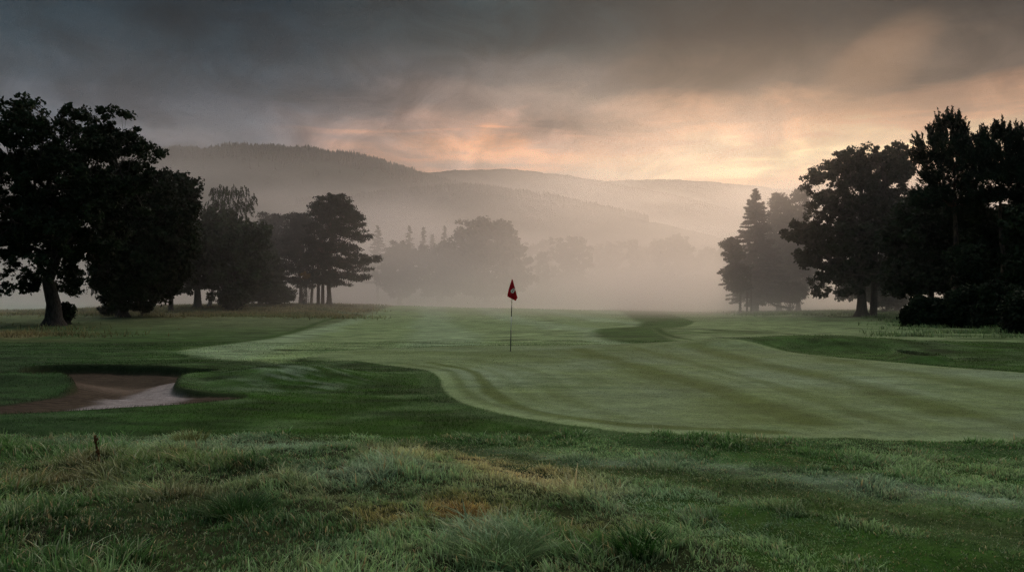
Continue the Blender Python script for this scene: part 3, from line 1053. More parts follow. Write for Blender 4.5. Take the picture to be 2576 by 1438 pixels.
def tree(name, label, cat, base, Y, lobes, trunk_w, fork, style='broad', n=700, per=34, size=0.11, spread=0.38,
         leaf=None, bark=None, gaps=0.42, group=None, lean=0.0, twigs=True, depth=1.0, stems=None, solid=1, gscale=0.24):
    """base: photo column of the trunk's foot; lobes: (photo x, y, rx, ry) outline pads; trunk_w: photo width"""
    leaf = leaf or M_OAK; bark = bark or M_BARK
    s = Y / F
    bx_ = (base - CX) * s; bz = gz(bx_, Y)
    if group == 'broad trees in the mist':
        wq = max(q[2] for q in lobes)
        lobes = list(lobes) + [(min(q[0] for q in lobes) + 6, 712, wq * 0.7, 24), (max(q[0] for q in lobes) - 6, 712, wq * 0.7, 24), (base, 728, wq * 0.8, 18)]
    L = []
    xs = np.array([q[0] for q in lobes], float)
    x0, x1 = min(q[0] - q[2] for q in lobes), max(q[0] + q[2] for q in lobes)
    mx, Rr = (x0 + x1) / 2, (x1 - x0) / 2
    for (lx, ly, rx, ry) in lobes:
        dxx = min(1, abs(lx - mx) / Rr)
        room = Rr * s * math.sqrt(max(0.05, 1 - dxx * dxx)) * depth
        c = np.array(((lx - CX) * s, Y + RNG.uniform(-0.25, 0.25) * room, EYE + (HY - ly) * s))
        r_ = np.array((rx * s, (rx + ry) / 2 * s, ry * s))
        L.append((c, r_))
        if solid:
            for sg in (-1, 1):
                c2 = c.copy(); c2[0] += ((mx - CX) * s - c2[0]) * 0.22; c2[1] = Y + sg * room * 0.55
                c2[2] -= abs(sg) * 0.03 * Rr * s
                L.append((c2, r_ * 0.85))
    vol = np.array([r_[0] * r_[1] * r_[2] for _, r_ in L]) ** (2 / 3)
    pick = RNG.choice(len(L), size=int(n * 2.2), p=vol / vol.sum())
    cs = np.array([c for c, _ in L])[pick]; rs = np.array([r_ for _, r_ in L])[pick]
    d = rand_dirs(len(pick))
    P = cs + d * rs * (RNG.uniform(0.18, 1, len(pick)) ** 0.42)[:, None]
    nz = vnoise(P, max(1.0, Rr * s * gscale), 2, int(abs(base) * 3 + Y) % 997)
    P = P[nz > gaps][:n]
    # drop twigs that hang apart from all others
    cell = np.floor(P / (spread * 2.6)).astype(int)
    key = cell[:, 0] * 73856093 ^ cell[:, 1] * 19349663 ^ cell[:, 2] * 83492791
    have = set(key.tolist()); cnt = {}
    for kx in key.tolist(): cnt[kx] = cnt.get(kx, 0) + 1
    near = np.zeros(len(P), int)
    for ox in (-1, 0, 1):
        for oy in (-1, 0, 1):
            for oz in (-1, 0, 1):
                kk2 = (cell[:, 0] + ox) * 73856093 ^ (cell[:, 1] + oy) * 19349663 ^ (cell[:, 2] + oz) * 83492791
                near += np.array([cnt.get(q, 0) for q in kk2.tolist()])
    P = P[near >= 9] if (near >= 9).sum() > 40 else P
    P = P[P[:, 2] > bz + 0.25]
    ctr = P.mean(0)
    V, Fl = foliage(P, ctr, style, per, size, spread)
    org = np.array((bx_, Y, bz))
    root = empty(name, org, label, cat, group)
    # trunk and branches
    T = Tubes()
    tw = trunk_w * s / 2
    top = P[:, 2].max()
    zt = bz + (top - bz) * 0.86
    zf = EYE + (HY - fork) * s
    kk = 9
    tz = np.linspace(bz - 0.15, zt, kk)
    f_ = (tz - bz) / max(zt - bz, 0.1)
    tx = bx_ + lean * s * f_ + (ctr[0] - bx_) * 0.35 * f_ ** 2 + np.concatenate([[0, 0], RNG.normal(0, tw * 0.35, kk - 2)])
    ty = Y + np.concatenate([[0, 0], RNG.normal(0, tw * 0.35, kk - 2)])
    tr = tw * (1 - 0.86 * np.clip(f_, 0, 1) ** 0.8); tr[0] = tw * 1.9
    tpts = np.stack([tx, ty, tz], 1)
    # flare at the foot
    tpts = np.insert(tpts, 1, [tpts[0] + (tpts[1] - tpts[0]) * 0.16 + np.array((0, 0, 0.12)), tpts[0] + (tpts[1] - tpts[0]) * 0.42], axis=0)
    tr = np.insert(tr, 1, [tw * 1.35, tw * 1.04])
    T.add(tpts, tr, 10)
    if stems:
        for sx in stems:                                   # further stems rising beside the first
            b = np.array(((sx - CX) * s, Y + RNG.uniform(-1.5, 1.5), bz - 0.1))
            e = b + np.array((RNG.uniform(-0.4, 0.4), 0, (zt - bz) * 0.7))
            T.add(bez(b, e, np.array((0.1, 0, 0)), 5), tw * np.array((0.75, 0.65, 0.55, 0.45, 0.3)), 7)
    c1, l1 = kmeans(P, 13 if twigs else 6)
    for i in range(len(c1)):
        sub = P[l1 == i]
        if not len(sub): continue
        hd = math.hypot(c1[i][0] - bx_, c1[i][1] - Y)
        az_ = np.clip(c1[i][2] - hd * 0.55 - 0.6, zf, zt - 0.3)
        at = np.array([np.interp(az_, tpts[:, 2], tpts[:, j]) for j in range(3)])
        r0 = float(np.interp(az_, tpts[:, 2], tr)) * 0.55 + 0.02
        ln = np.linalg.norm(c1[i] - at)
        lp = bez(at, c1[i], np.array((0, 0, -0.10 * ln if c1[i][2] > at[2] + 1 else 0.12 * ln)), 7, ln * 0.035)
        T.add(lp, np.linspace(r0, r0 * 0.22 + 0.01, 7), 6)
        if twigs:
            c2, l2 = kmeans(sub, max(2, len(sub) // 9), 3)
            for j in range(len(c2)):
                a_ = lp[RNG.integers(3, 7)]
                ln2 = np.linalg.norm(c2[j] - a_)
                bp = bez(a_, c2[j], np.array((0, 0, 0.06 * ln2)), 5, ln2 * 0.05)
                T.add(bp, np.linspace(r0 * 0.30 + 0.008, 0.012, 5), 4)
                for q in sub[l2 == j][:7]:
                    T.add(bez(bp[RNG.integers(2, 5)], q, np.zeros(3), 3), (0.013, 0.010, 0.006), 3)
    mesh_obj('trunk', np.concatenate(T.V) - org, [np.concatenate(T.F)], bark, root, smooth=True)
    mesh_obj('crown', V - org, [Fl], leaf, root)
    return root


def spruce(name, label, cat, base, Y, top, foot, halfw, group=None, leaf=None, dens=1.0, droop=0.25, size=0.16, irr=0.25, wide=None):
    """conifer with whorled boughs; top and foot: photo rows of the tip and of the lowest boughs"""
    s = Y / F; bx_ = (base - CX) * s; bz = gz(bx_, Y)
    H = EYE + (HY - top) * s; z0 = EYE + (HY - foot) * s; Rm = halfw * s
    org = np.array((bx_, Y, bz)); root = empty(name, org, label, cat, group)
    T = Tubes(); T.add([(bx_, Y, bz - 0.1), (bx_, Y, (bz + H) / 2), (bx_, Y, H - 0.1)], (Rm * 0.10 + 0.06, Rm * 0.055 + 0.03, 0.02), 8)
    Vs = []; C = []; AX = []
    nb = int(13 * dens * (H - z0) / (0.055 * (H - z0) + 0.18))
    for i in range(nb):
        f_ = (i + RNG.uniform(-0.4, 0.4)) / nb
        f_ = min(max(f_, 0.0), 0.995)
        z_ = z0 + (H - z0) * f_
        ln = Rm * ((1 - f_) ** 0.85 + 0.03) * (1 + RNG.uniform(-irr, irr * 0.6))
        a = RNG.uniform(0, 2 * math.pi)
        dr = np.array((math.cos(a), math.sin(a), 0))
        e = np.array((bx_, Y, z_)) + dr * ln + np.array((0, 0, -droop * ln * (1 - f_) + 0.12 * ln))
        b = np.array((bx_, Y, z_))
        bp = bez(b, e, np.array((0, 0, -0.10 * ln)), 5)
        T.add(bp, np.linspace(0.012 * ln + 0.012, 0.008, 5), 4)
        m_ = int(max(6, ln * 26 * dens))
        t = RNG.uniform(0.12, 1.0, m_) ** 0.8
        sid = np.cross(dr, (0, 0, 1))
        p_ = np.stack([np.interp(t, np.linspace(0, 1, 5), bp[:, j]) for j in range(3)], 1)
        off = RNG.uniform(-1, 1, m_) * ln * 0.24 * (1.1 - t)
        p_ = p_ + sid * off[:, None] + RNG.normal(0, 0.05, (m_, 3)) - np.array((0, 0, 1)) * (np.abs(off) * 0.35)[:, None]
        C.append(p_)
        ax = dr * 0.8 + sid * np.sign(off)[:, None] * 0.6 + RNG.normal(0, 0.25, (m_, 3)) + np.array((0, 0, -0.25))
        AX.append(ax / np.linalg.norm(ax, axis=1)[:, None])
    C = np.concatenate(C); AX = np.concatenate(AX)
    la = size * RNG.uniform(0.6, 1.3, len(C))
    V, Fl = diamonds(C, AX, perp(AX), la, la * 0.34)
    mesh_obj('trunk', np.concatenate(T.V) - org, [np.concatenate(T.F)], M_BARK, root, smooth=True)
    mesh_obj('crown', V - org, [Fl], leaf or M_SPRUCE, root)
    return root


def bush(label, base, Y, rx, ry, cyy, leaf=None, group=None, n=90, per=34, size=0.085, spread=0.26, extra=()):
    """low shrub: several short stems and a leafy crown"""
    s = Y / F; bx_ = (base - CX) * s; bz = gz(bx_, Y); org = np.array((bx_, Y, bz))
    root = empty('bush', org, label, 'bush', group)
    P = []
    for (lx, ly, lrx, lry) in [(base, cyy, rx, ry)] + list(extra):
        c = np.array(((lx - CX) * s, Y, EYE + (HY - ly) * s)); r_ = np.array((lrx, (lrx + lry) / 2, lry)) * s
        P.append(c + rand_dirs(n) * r_ * (RNG.uniform(0.1, 1, n) ** 0.4)[:, None])
    P = np.concatenate(P); P = P[P[:, 2] > bz + 0.08]
    V, Fl = foliage(P, P.mean(0), 'broad', per, size, spread)
    T = Tubes()
    for q in P[RNG.choice(len(P), min(len(P), 26), replace=False)]:
        b = org + np.array((RNG.uniform(-0.3, 0.3), RNG.uniform(-0.3, 0.3), -0.05))
        T.add(bez(b, q, RNG.normal(0, 0.1, 3), 4), (0.03, 0.024, 0.016, 0.008), 4)
    mesh_obj('stems', np.concatenate(T.V) - org, [np.concatenate(T.F)], M_BARK, root)
    mesh_obj('foliage', V - org, [Fl], leaf or M_OAK, root)
    return root


# ------------------------------------------------------------------ left group
tree('oak_tree', 'tallest dark oak with a thick trunk, standing alone beside the pale meadow', 'tree', 135, 49,
     [(190, 312, 85, 52), (95, 328, 72, 58), (285, 325, 62, 55), (35, 395, 85, 75), (180, 395, 105, 75), (345, 385, 52, 50), (-75, 430, 85, 95),
      (110, 480, 105, 75), (255, 460, 95, 75), (350, 445, 45, 45), (-40, 545, 95, 80), (310, 520, 75, 50), (170, 560, 100, 55), (60, 600, 85, 55), (250, 590, 65, 50),
      (-70, 650, 60, 55), (90, 660, 60, 42), (170, 640, 70, 45), (70, 708, 36, 28), (105, 722, 20, 14), (205, 690, 36, 34), (215, 728, 18, 14), (230, 640, 45, 40)],
     40, 640, n=1900, per=44, size=0.125, spread=0.38, gaps=0.49, gscale=0.18)
tree('oak_tree', 'broad dark oak overlapping the tallest one, its trunk short under a low crown', 'tree', 310, 62,
     [(445, 470, 58, 42), (390, 490, 60, 48), (478, 530, 38, 42), (330, 545, 80, 60), (420, 560, 75, 55), (450, 610, 52, 40), (300, 620, 75, 65), (380, 650, 75, 55), (400, 690, 60, 40),
      (440, 660, 45, 35), (290, 690, 50, 50), (330, 720, 70, 35), (310, 755, 40, 25), (370, 735, 35, 25)],
     24, 720, n=1500, per=44, size=0.15, spread=0.5, gaps=0.34)
tree('birch_tree', 'small drooping birch in the shade under the two dark oaks', 'tree', 262, 70,
     [(262, 650, 32, 40), (275, 690, 32, 30), (255, 700, 25, 25)], 9, 700, style='weep', n=220, per=26, size=0.10, spread=0.5, leaf=M_OAK, bark=M_BIRCHBARK, gaps=0.3)
tree('oak_tree', 'slim tree with one crooked low branch, right of the short-trunked oak', 'tree', 430, 76,
     [(440, 640, 60, 50), (430, 690, 45, 32), (425, 715, 32, 14), (460, 730, 14, 10), (480, 600, 50, 40)], 13, 715, n=340, per=36, size=0.15, spread=0.42, gaps=0.3)
tree('oak_tree', 'tree with a forked trunk showing dark against the misty meadow', 'tree', 497, 84,
     [(500, 680, 62, 45), (520, 620, 70, 60), (470, 640, 50, 45), (540, 560, 55, 45), (515, 715, 40, 14)], 20, 728, n=520, per=36, size=0.17, spread=0.5, gaps=0.26)
tree('birch_tree', 'weeping birch with the feathery top above its neighbours, pale thin trunk', 'tree', 526, 86,
     [(556, 484, 30, 20), (592, 478, 38, 16), (622, 498, 22, 20), (545, 512, 26, 18), (585, 515, 40, 18), (600, 548, 36, 22), (560, 555, 40, 25), (632, 520, 10, 14)],
     10, 600, style='weep', n=520, per=24, size=0.09, spread=0.24, leaf=M_BIRCH, bark=M_BIRCHBARK, gaps=0.40, lean=55)
tree('lime_tree', 'dense rounded tree below the feathery birch top, leaves down to the ground', 'tree', 582, 82,
     [(560, 600, 65, 55), (620, 620, 65, 60), (560, 670, 60, 60), (610, 690, 70, 55), (580, 735, 48, 32), (650, 580, 40, 30), (550, 560, 40, 40)], 20, 750, n=800, per=36, size=0.17, spread=0.5,
     gaps=0.2, leaf=M_BIRCH)
tree('pine_tree', 'small bushy-topped pine between the feathery birch and the big spreading pine', 'tree', 690, 104,
     [(688, 550, 34, 16), (700, 568, 32, 18), (670, 585, 40, 26), (705, 610, 46, 34), (680, 650, 50, 35), (690, 700, 52, 35)], 13, 700, style='plate', n=520, per=36, size=0.17, spread=0.6,
     leaf=M_PINE, bark=M_PINEBARK, gaps=0.24)
tree('lime_tree', 'hazy leafy tree filling the gap low between the two pines', 'tree', 655, 92,
     [(650, 650, 50, 55), (660, 700, 55, 45), (640, 735, 45, 28), (630, 610, 45, 40)], 14, 740, n=460, per=34, size=0.18, spread=0.5, gaps=0.2, leaf=M_BIRCH)
tree('pine_tree', 'pine joined to the left side of the big spreading pine', 'tree', 757, 100,
     [(752, 552, 30, 18), (775, 560, 36, 22), (738, 580, 26, 20), (760, 610, 50, 34), (745, 655, 46, 34), (770, 700, 42, 26)], 11, 680, style='plate', n=460, per=36, size=0.16, spread=0.6,
     leaf=M_PINE, bark=M_PINEBARK, gaps=0.24, stems=(780,))
tree('pine_tree', 'big spreading pine with tiered boughs reaching towards the misty fairway', 'tree', 828, 96,
     [(826, 506, 34, 18), (862, 508, 30, 18), (800, 524, 30, 20), (880, 530, 26, 20), (838, 540, 60, 26), (900, 552, 22, 14), (820, 575, 60, 24), (880, 586, 46, 16),
      (912, 596, 22, 10), (805, 612, 50, 26), (870, 622, 44, 11), (890, 642, 34, 8), (925, 655, 36, 9), (945, 650, 14, 8), (900, 672, 42, 8), (860, 660, 36, 14), (800, 655, 46, 26), (900, 696, 26, 7),
      (862, 690, 34, 9), (810, 695, 42, 20), (925, 700, 12, 6), (850, 712, 24, 8)],
     13, 700, style='plate', n=1250, per=34, size=0.15, spread=0.5, leaf=M_PINE, bark=M_PINEBARK, gaps=0.27, stems=(808, 797))
bush('small rounded bush against the trunk foot of the tallest oak', 168, 51, 16, 20, 783, n=60)
bush('low bush just left of the short-trunked oak', 268, 64, 18, 12, 778, n=50, extra=[(285, 785, 12, 9)])
bush('low dark bush just right of the short-trunked oak', 362, 66, 24, 14, 770, n=60)
bush('tall shrub below the dense rounded tree', 585, 78, 34, 26, 752, n=150, spread=0.4, size=0.12)
bush('wide hazy shrub below the small bushy-topped pine', 690, 90, 55, 22, 742, n=160, spread=0.45, size=0.13, leaf=M_BIRCH)
bush('yellowing shrub caught in the shade left of the big spreading pine', 768, 93, 12, 10, 694, n=22, leaf=M_RUST)

# ------------------------------------------------------------------ right group
spruce('spruce_tree', 'tall ragged spruce standing out into the mist left of the right-hand oak', 'tree', 1900, 108, 474, 742, 84, dens=2.0, droop=0.42, size=0.22, irr=0.42)
tree('pine_tree', 'shorter blunt-topped conifer just right of the ragged spruce', 'tree', 1960, 116,
     [(1958, 505, 18, 20), (1962, 540, 30, 30), (1955, 590, 40, 40), (1965, 650, 45, 45), (1960, 700, 45, 35)], 12, 720, style='plate', n=600, per=34, size=0.2, spread=0.6,
     leaf=M_SPRUCE, gaps=0.2)
tree('pine_tree', 'blunt-topped conifer touching the crown of the right-hand oak', 'tree', 2008, 112,
     [(2018, 486, 14, 16), (2000, 510, 26, 20), (2010, 560, 34, 40), (2005, 620, 42, 45), (2015, 690, 45, 45)], 12, 720, style='plate', n=600, per=34, size=0.2, spread=0.6,
     leaf=M_SPRUCE, gaps=0.2)
tree('birch_tree', 'low misty tree at the left foot of the ragged spruce', 'tree', 1862, 100,
     [(1836, 612, 20, 16), (1845, 640, 26, 24), (1850, 690, 34, 30), (1830, 685, 24, 10), (1860, 720, 26, 14)], 7, 730, n=300, per=34, size=0.16, spread=0.45, gaps=0.34, leaf=M_OAK, stems=(1875, 1888))
tree('oak_tree', 'broad oak at the end of the wood, beside the blunt-topped conifers', 'tree', 2168, 72,
     [(2095, 412, 42, 30), (2150, 395, 42, 24), (2235, 392, 52, 28), (2060, 455, 32, 34), (2120, 450, 50, 40), (2195, 440, 60, 40), (2270, 430, 45, 35), (2085, 515, 50, 40), (2160, 510, 80, 50),
      (2250, 510, 70, 55), (2008, 580, 34, 26), (2055, 580, 45, 40), (2130, 590, 70, 50), (2220, 600, 80, 55), (2030, 632, 36, 32), (2090, 645, 55, 40), (2040, 680, 16, 18), (2170, 670, 70, 40),
      (2060, 700, 22, 22), (2110, 715, 40, 30), (2250, 680, 50, 50), (2075, 735, 18, 14)],
     26, 690, n=1800, per=42, size=0.15, spread=0.44, gaps=0.485, gscale=0.17, stems=(2196,))
tree('pine_tree', 'tallest pine of the right wood, its upswept shoots against the bright sky', 'tree', 2405, 54,
     [(2384, 308, 14, 14), (2394, 318, 13, 14), (2362, 332, 18, 16), (2405, 345, 20, 18), (2330, 352, 20, 8), (2318, 366, 14, 6), (2378, 372, 44, 24), (2430, 372, 20, 20), (2345, 395, 34, 16), (2410, 408, 52, 24),
      (2322, 402, 18, 10), (2360, 440, 52, 20), (2440, 450, 36, 20), (2395, 480, 70, 24), (2340, 500, 50, 22), (2430, 520, 50, 26)],
     20, 520, style='shoot', n=900, per=32, size=0.13, spread=0.62, leaf=M_PINE, bark=M_PINEBARK, gaps=0.34, gscale=0.14, solid=0, depth=0.7)
tree('pine_tree', 'second pine of the right wood with a ragged double top', 'tree', 2520, 52,
     [(2486, 318, 12, 12), (2508, 336, 18, 14), (2478, 356, 22, 14), (2545, 358, 26, 18), (2500, 385, 48, 18), (2560, 392, 34, 18), (2470, 405, 28, 12), (2530, 425, 56, 16),
      (2485, 450, 40, 14), (2570, 455, 46, 16), (2520, 490, 60, 18), (2590, 500, 40, 20)],
     20, 500, style='shoot', n=820, per=32, size=0.13, spread=0.60, leaf=M_PINE, bark=M_PINEBARK, gaps=0.36, gscale=0.14, solid=0, depth=0.7)
tree('pine_tree', 'pine cut off by the right edge of the view', 'tree', 2650, 50,
     [(2612, 345, 34, 26), (2650, 320, 40, 34), (2640, 400, 60, 40), (2600, 440, 40, 24), (2650, 480, 60, 40), (2690, 400, 60, 60)],
     20, 520, style='shoot', n=700, per=28, size=0.14, spread=0.5, leaf=M_PINE, bark=M_PINEBARK, gaps=0.33)
tree('oak_tree', 'dark spreading tree filling the wood below the tallest pine', 'tree', 2340, 60,
     [(2320, 540, 70, 45), (2300, 600, 80, 55), (2390, 590, 80, 60), (2330, 660, 80, 50), (2280, 700, 60, 45), (2400, 680, 70, 55)], 20, 720, n=1100, per=40, size=0.17, spread=0.5, gaps=0.16)
tree('oak_tree', 'dark spreading tree filling the wood below the double-topped pine', 'tree', 2480, 56,
     [(2470, 560, 70, 45), (2540, 560, 70, 50), (2480, 630, 80, 60), (2560, 640, 70, 60), (2470, 700, 70, 50), (2560, 720, 70, 55)], 20, 730, n=1100, per=40, size=0.17, spread=0.5, gaps=0.16)
tree('oak_tree', 'dark tree at the edge of the right wood, nearly all in shadow', 'tree', 2620, 48,
     [(2600, 560, 60, 50), (2640, 620, 80, 70), (2600, 680, 60, 60), (2640, 740, 70, 50)], 22, 740, n=800, per=40, size=0.16, spread=0.5, gaps=0.16)
tree('oak_tree', 'tree of the right wood standing behind the broad oak', 'tree', 2260, 88,
     [(2240, 560, 70, 60), (2290, 620, 60, 60), (2230, 680, 70, 50), (2180, 700, 60, 40), (2130, 730, 40, 25)], 18, 740, n=700, per=36, size=0.2, spread=0.6, gaps=0.16)
tree('birch_tree', 'thin leaning birch low inside the right wood', 'tree', 2412, 50,
     [(2425, 650, 40, 40), (2440, 690, 40, 30)], 8, 740, n=200, per=30, size=0.12, spread=0.4, gaps=0.25, bark=M_BIRCHBARK, lean=30)
bush('bulky square bush where the right wood meets the dewy rough', 2325, 46, 42, 36, 794, n=260, spread=0.30, size=0.10, extra=[(2296, 798, 22, 26), (2350, 786, 30, 34), (2315, 762, 16, 14)])
bush('bush joining the bulky square one to its right', 2420, 45, 52, 38, 788, n=260, spread=0.30, size=0.10, extra=[(2450, 800, 40, 28), (2405, 752, 22, 18), (2440, 742, 14, 22)])
bush('tall dark bush further right under the double-topped pine', 2515, 43, 56, 50, 784, n=260, spread=0.30, size=0.10, extra=[(2490, 812, 40, 26), (2550, 820, 40, 24), (2500, 735, 24, 26), (2545, 745, 18, 20)])
bush('dark bush nearest to the putting green at the wood edge', 2590, 38, 60, 60, 790, n=400, spread=0.34, size=0.10, extra=[(2570, 835, 36, 22)])
bush('shaded bush behind the trunks of the broad oak', 2230, 84, 60, 30, 745, n=200, spread=0.5, size=0.14)
bush('low hazy bush by the feet of the blunt-topped conifers', 1985, 104, 46, 26, 735, n=160, spread=0.5, size=0.15)

# ------------------------------------------------------------------ trees out in the mist
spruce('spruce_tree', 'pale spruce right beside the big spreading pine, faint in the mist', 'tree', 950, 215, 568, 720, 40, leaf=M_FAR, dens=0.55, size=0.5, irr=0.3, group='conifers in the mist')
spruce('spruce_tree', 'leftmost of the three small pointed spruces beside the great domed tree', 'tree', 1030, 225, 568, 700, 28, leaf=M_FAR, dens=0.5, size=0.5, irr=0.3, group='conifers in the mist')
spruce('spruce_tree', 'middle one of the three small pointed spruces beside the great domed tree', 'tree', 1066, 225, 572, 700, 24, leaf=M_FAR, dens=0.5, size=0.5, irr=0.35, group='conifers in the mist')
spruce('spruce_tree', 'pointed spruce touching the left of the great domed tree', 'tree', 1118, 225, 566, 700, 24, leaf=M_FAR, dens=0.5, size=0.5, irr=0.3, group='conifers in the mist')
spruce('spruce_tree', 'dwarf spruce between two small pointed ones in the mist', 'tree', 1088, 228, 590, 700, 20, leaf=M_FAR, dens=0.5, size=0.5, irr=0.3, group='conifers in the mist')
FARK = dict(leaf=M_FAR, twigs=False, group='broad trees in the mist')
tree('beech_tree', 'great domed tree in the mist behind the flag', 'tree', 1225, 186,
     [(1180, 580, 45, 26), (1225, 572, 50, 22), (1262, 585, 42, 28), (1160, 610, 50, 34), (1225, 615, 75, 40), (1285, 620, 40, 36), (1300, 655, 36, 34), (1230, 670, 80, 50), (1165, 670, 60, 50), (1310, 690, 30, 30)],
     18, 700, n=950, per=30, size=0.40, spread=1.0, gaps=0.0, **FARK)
tree('beech_tree', 'low misty tree right of the big spreading pine', 'tree', 1005, 180,
     [(1005, 625, 34, 20), (980, 640, 36, 20), (1030, 650, 44, 26), (990, 690, 55, 36)], 14, 710, n=380, per=30, size=0.38, spread=0.9, gaps=0.2, **FARK)
tree('beech_tree', 'wide misty tree filling the space before the three small spruces', 'tree', 1105, 188,
     [(1080, 640, 50, 26), (1130, 640, 50, 30), (1095, 680, 75, 44), (1150, 690, 50, 40)], 16, 710, n=460, per=30, size=0.38, spread=1.0, gaps=0.16, **FARK)
tree('beech_tree', 'small upright bush-like tree in the mist just right of the domed tree', 'tree', 1366, 225,
     [(1362, 650, 20, 16), (1372, 640, 12, 12), (1366, 680, 26, 26)], 9, 710, n=150, per=28, size=0.36, spread=0.8, gaps=0.15, **FARK)
tree('beech_tree', 'rounded pair-topped tree in the mist, above and right of the flag', 'tree', 1440, 245,
     [(1398, 612, 20, 16), (1438, 606, 16, 12), (1462, 618, 30, 20), (1415, 640, 36, 26), (1460, 650, 36, 34), (1430, 690, 50, 36)], 14, 710, n=380, per=30, size=0.45, spread=1.0, gaps=0.16, **FARK)
tree('beech_tree', 'small rounded tree alone in the paler mist towards the ragged spruce', 'tree', 1588, 290,
     [(1588, 616, 18, 16), (1588, 650, 24, 26), (1588, 690, 26, 26)], 10, 715, n=150, per=28, size=0.5, spread=1.1, gaps=0.15, **FARK)
tree('beech_tree', 'faint domed tree in the pale mist nearest the ragged spruce', 'tree', 1692, 280,
     [(1690, 606, 34, 20), (1665, 625, 26, 20), (1718, 625, 28, 20), (1690, 660, 50, 40), (1750, 660, 30, 26)], 14, 715, n=380, per=30, size=0.5, spread=1.2, gaps=0.15, **FARK)
FL = [(1335, 606, 26), (1370, 600, 24), (1508, 612, 26), (1545, 606, 24), (1630, 612, 26), (1655, 602, 14), (1780, 620, 28), (1830, 616, 30), (1880, 612, 34), (930, 640, 34), (880, 636, 34)]
FLL = ['between the domed and the pair-topped trees, the lower', 'between the domed and the pair-topped trees, touching the latter', 'just right of the pair-topped tree',
       'left of the small lone rounded tree', 'right of the small lone rounded tree', 'left shoulder of the faint domed tree, narrow', 'just right of the faint domed tree',
       'half hidden left of the ragged spruce', 'hidden behind the ragged spruce', 'faint behind the end of the big pine boughs', 'behind the big spreading pine boughs']
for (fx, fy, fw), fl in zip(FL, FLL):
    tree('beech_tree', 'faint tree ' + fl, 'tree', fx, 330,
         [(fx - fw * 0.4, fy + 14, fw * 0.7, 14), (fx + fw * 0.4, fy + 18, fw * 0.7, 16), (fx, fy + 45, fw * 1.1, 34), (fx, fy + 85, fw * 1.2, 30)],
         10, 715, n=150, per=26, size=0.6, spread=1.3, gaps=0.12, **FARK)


# ================================================================== hills
def ridge(name, pts, Y, w_front, w_back, mat, bumps=6.0, seed=1, label=None):
    s = Y / F
    px = np.array([q[0] for q in pts], float); pz = np.array([q[1] for q in pts], float)
    X = np.linspace((px[0] - CX) * s, (px[-1] - CX) * s, 330)
    rz = EYE + (HY - np.interp(X / s + CX, px, pz)) * s
    k = np.hanning(9); k /= k.sum()
    rz = np.convolve(np.pad(rz, 4, mode='edge'), k, 'valid')
    v = np.concatenate([-np.linspace(1, 0, 60) ** 1.2, np.linspace(0.04, 1, 25)])
    Yv = Y + np.where(v < 0, v * w_front, v * w_back)
    XX, YY = np.meshgrid(X, Yv); VV = np.meshgrid(X, v)[1]
    prof = np.where(VV < 0, 0.5 + 0.5 * np.cos(np.pi * np.abs(VV) ** 0.9), 0.5 + 0.5 * np.cos(np.pi * VV))
    P = np.stack([XX.ravel(), YY.ravel()], 1)
    Z = (rz[None, :] * prof).ravel() + (vnoise(P, 160.0, 4, seed) - 0.5) * bumps * 4 * (1 - np.abs(prof.ravel() - 0.5) * 2) + (vnoise(P, 22.0, 3, seed + 3) - 0.5) * bumps * prof.ravel() - 2
    nr_, nc_ = VV.shape; ii = np.arange(nr_ * nc_).reshape(nr_, nc_)
    q = np.stack([ii[:-1, :-1], ii[:-1, 1:], ii[1:, 1:], ii[1:, :-1]], -1).reshape(-1, 4)
    o = mesh_obj(name, np.column_stack([P, Z]), [q], mat, smooth=True)
    tag(o, kind='structure')
    return P.reshape(nr_, nc_, 2), Z.reshape(nr_, nc_)


A_PTS = [(-900, 470), (-400, 440), (0, 420), (200, 396), (330, 384), (405, 379), (440, 384), (520, 381), (600, 373), (660, 374), (760, 380), (880, 392), (960, 411), (1010, 430), (1060, 444),
         (1130, 462), (1250, 500), (1400, 545), (1600, 600), (1900, 680)]
B_PTS = [(500, 520), (800, 470), (1000, 440), (1150, 428), (1260, 424), (1400, 436), (1550, 462), (1660, 482), (1760, 505), (1900, 545), (2200, 620)]
C_PTS = [(1200, 520), (1400, 470), (1520, 456), (1620, 451), (1700, 451), (1780, 456), (1880, 466), (1990, 478), (2100, 484), (2300, 500), (2700, 520), (3200, 560)]
D_PTS = [(300, 560), (700, 520), (1000, 490), (1120, 474), (1200, 474), (1240, 482), (1340, 497), (1420, 512), (1520, 530), (1700, 570), (1900, 620)]
ridge('hills', C_PTS, 2550, 600, 500, M_MOOR, 8, 90)
ridge('hills', B_PTS, 2200, 550, 500, M_MOOR, 8, 91)
HA = ridge('hills', [(q[0], q[1] + 9) for q in A_PTS], 1900, 700, 500, M_HILL, 7, 92)
HD = ridge('hills', D_PTS, 1550, 450, 350, M_HILL, 5, 93)


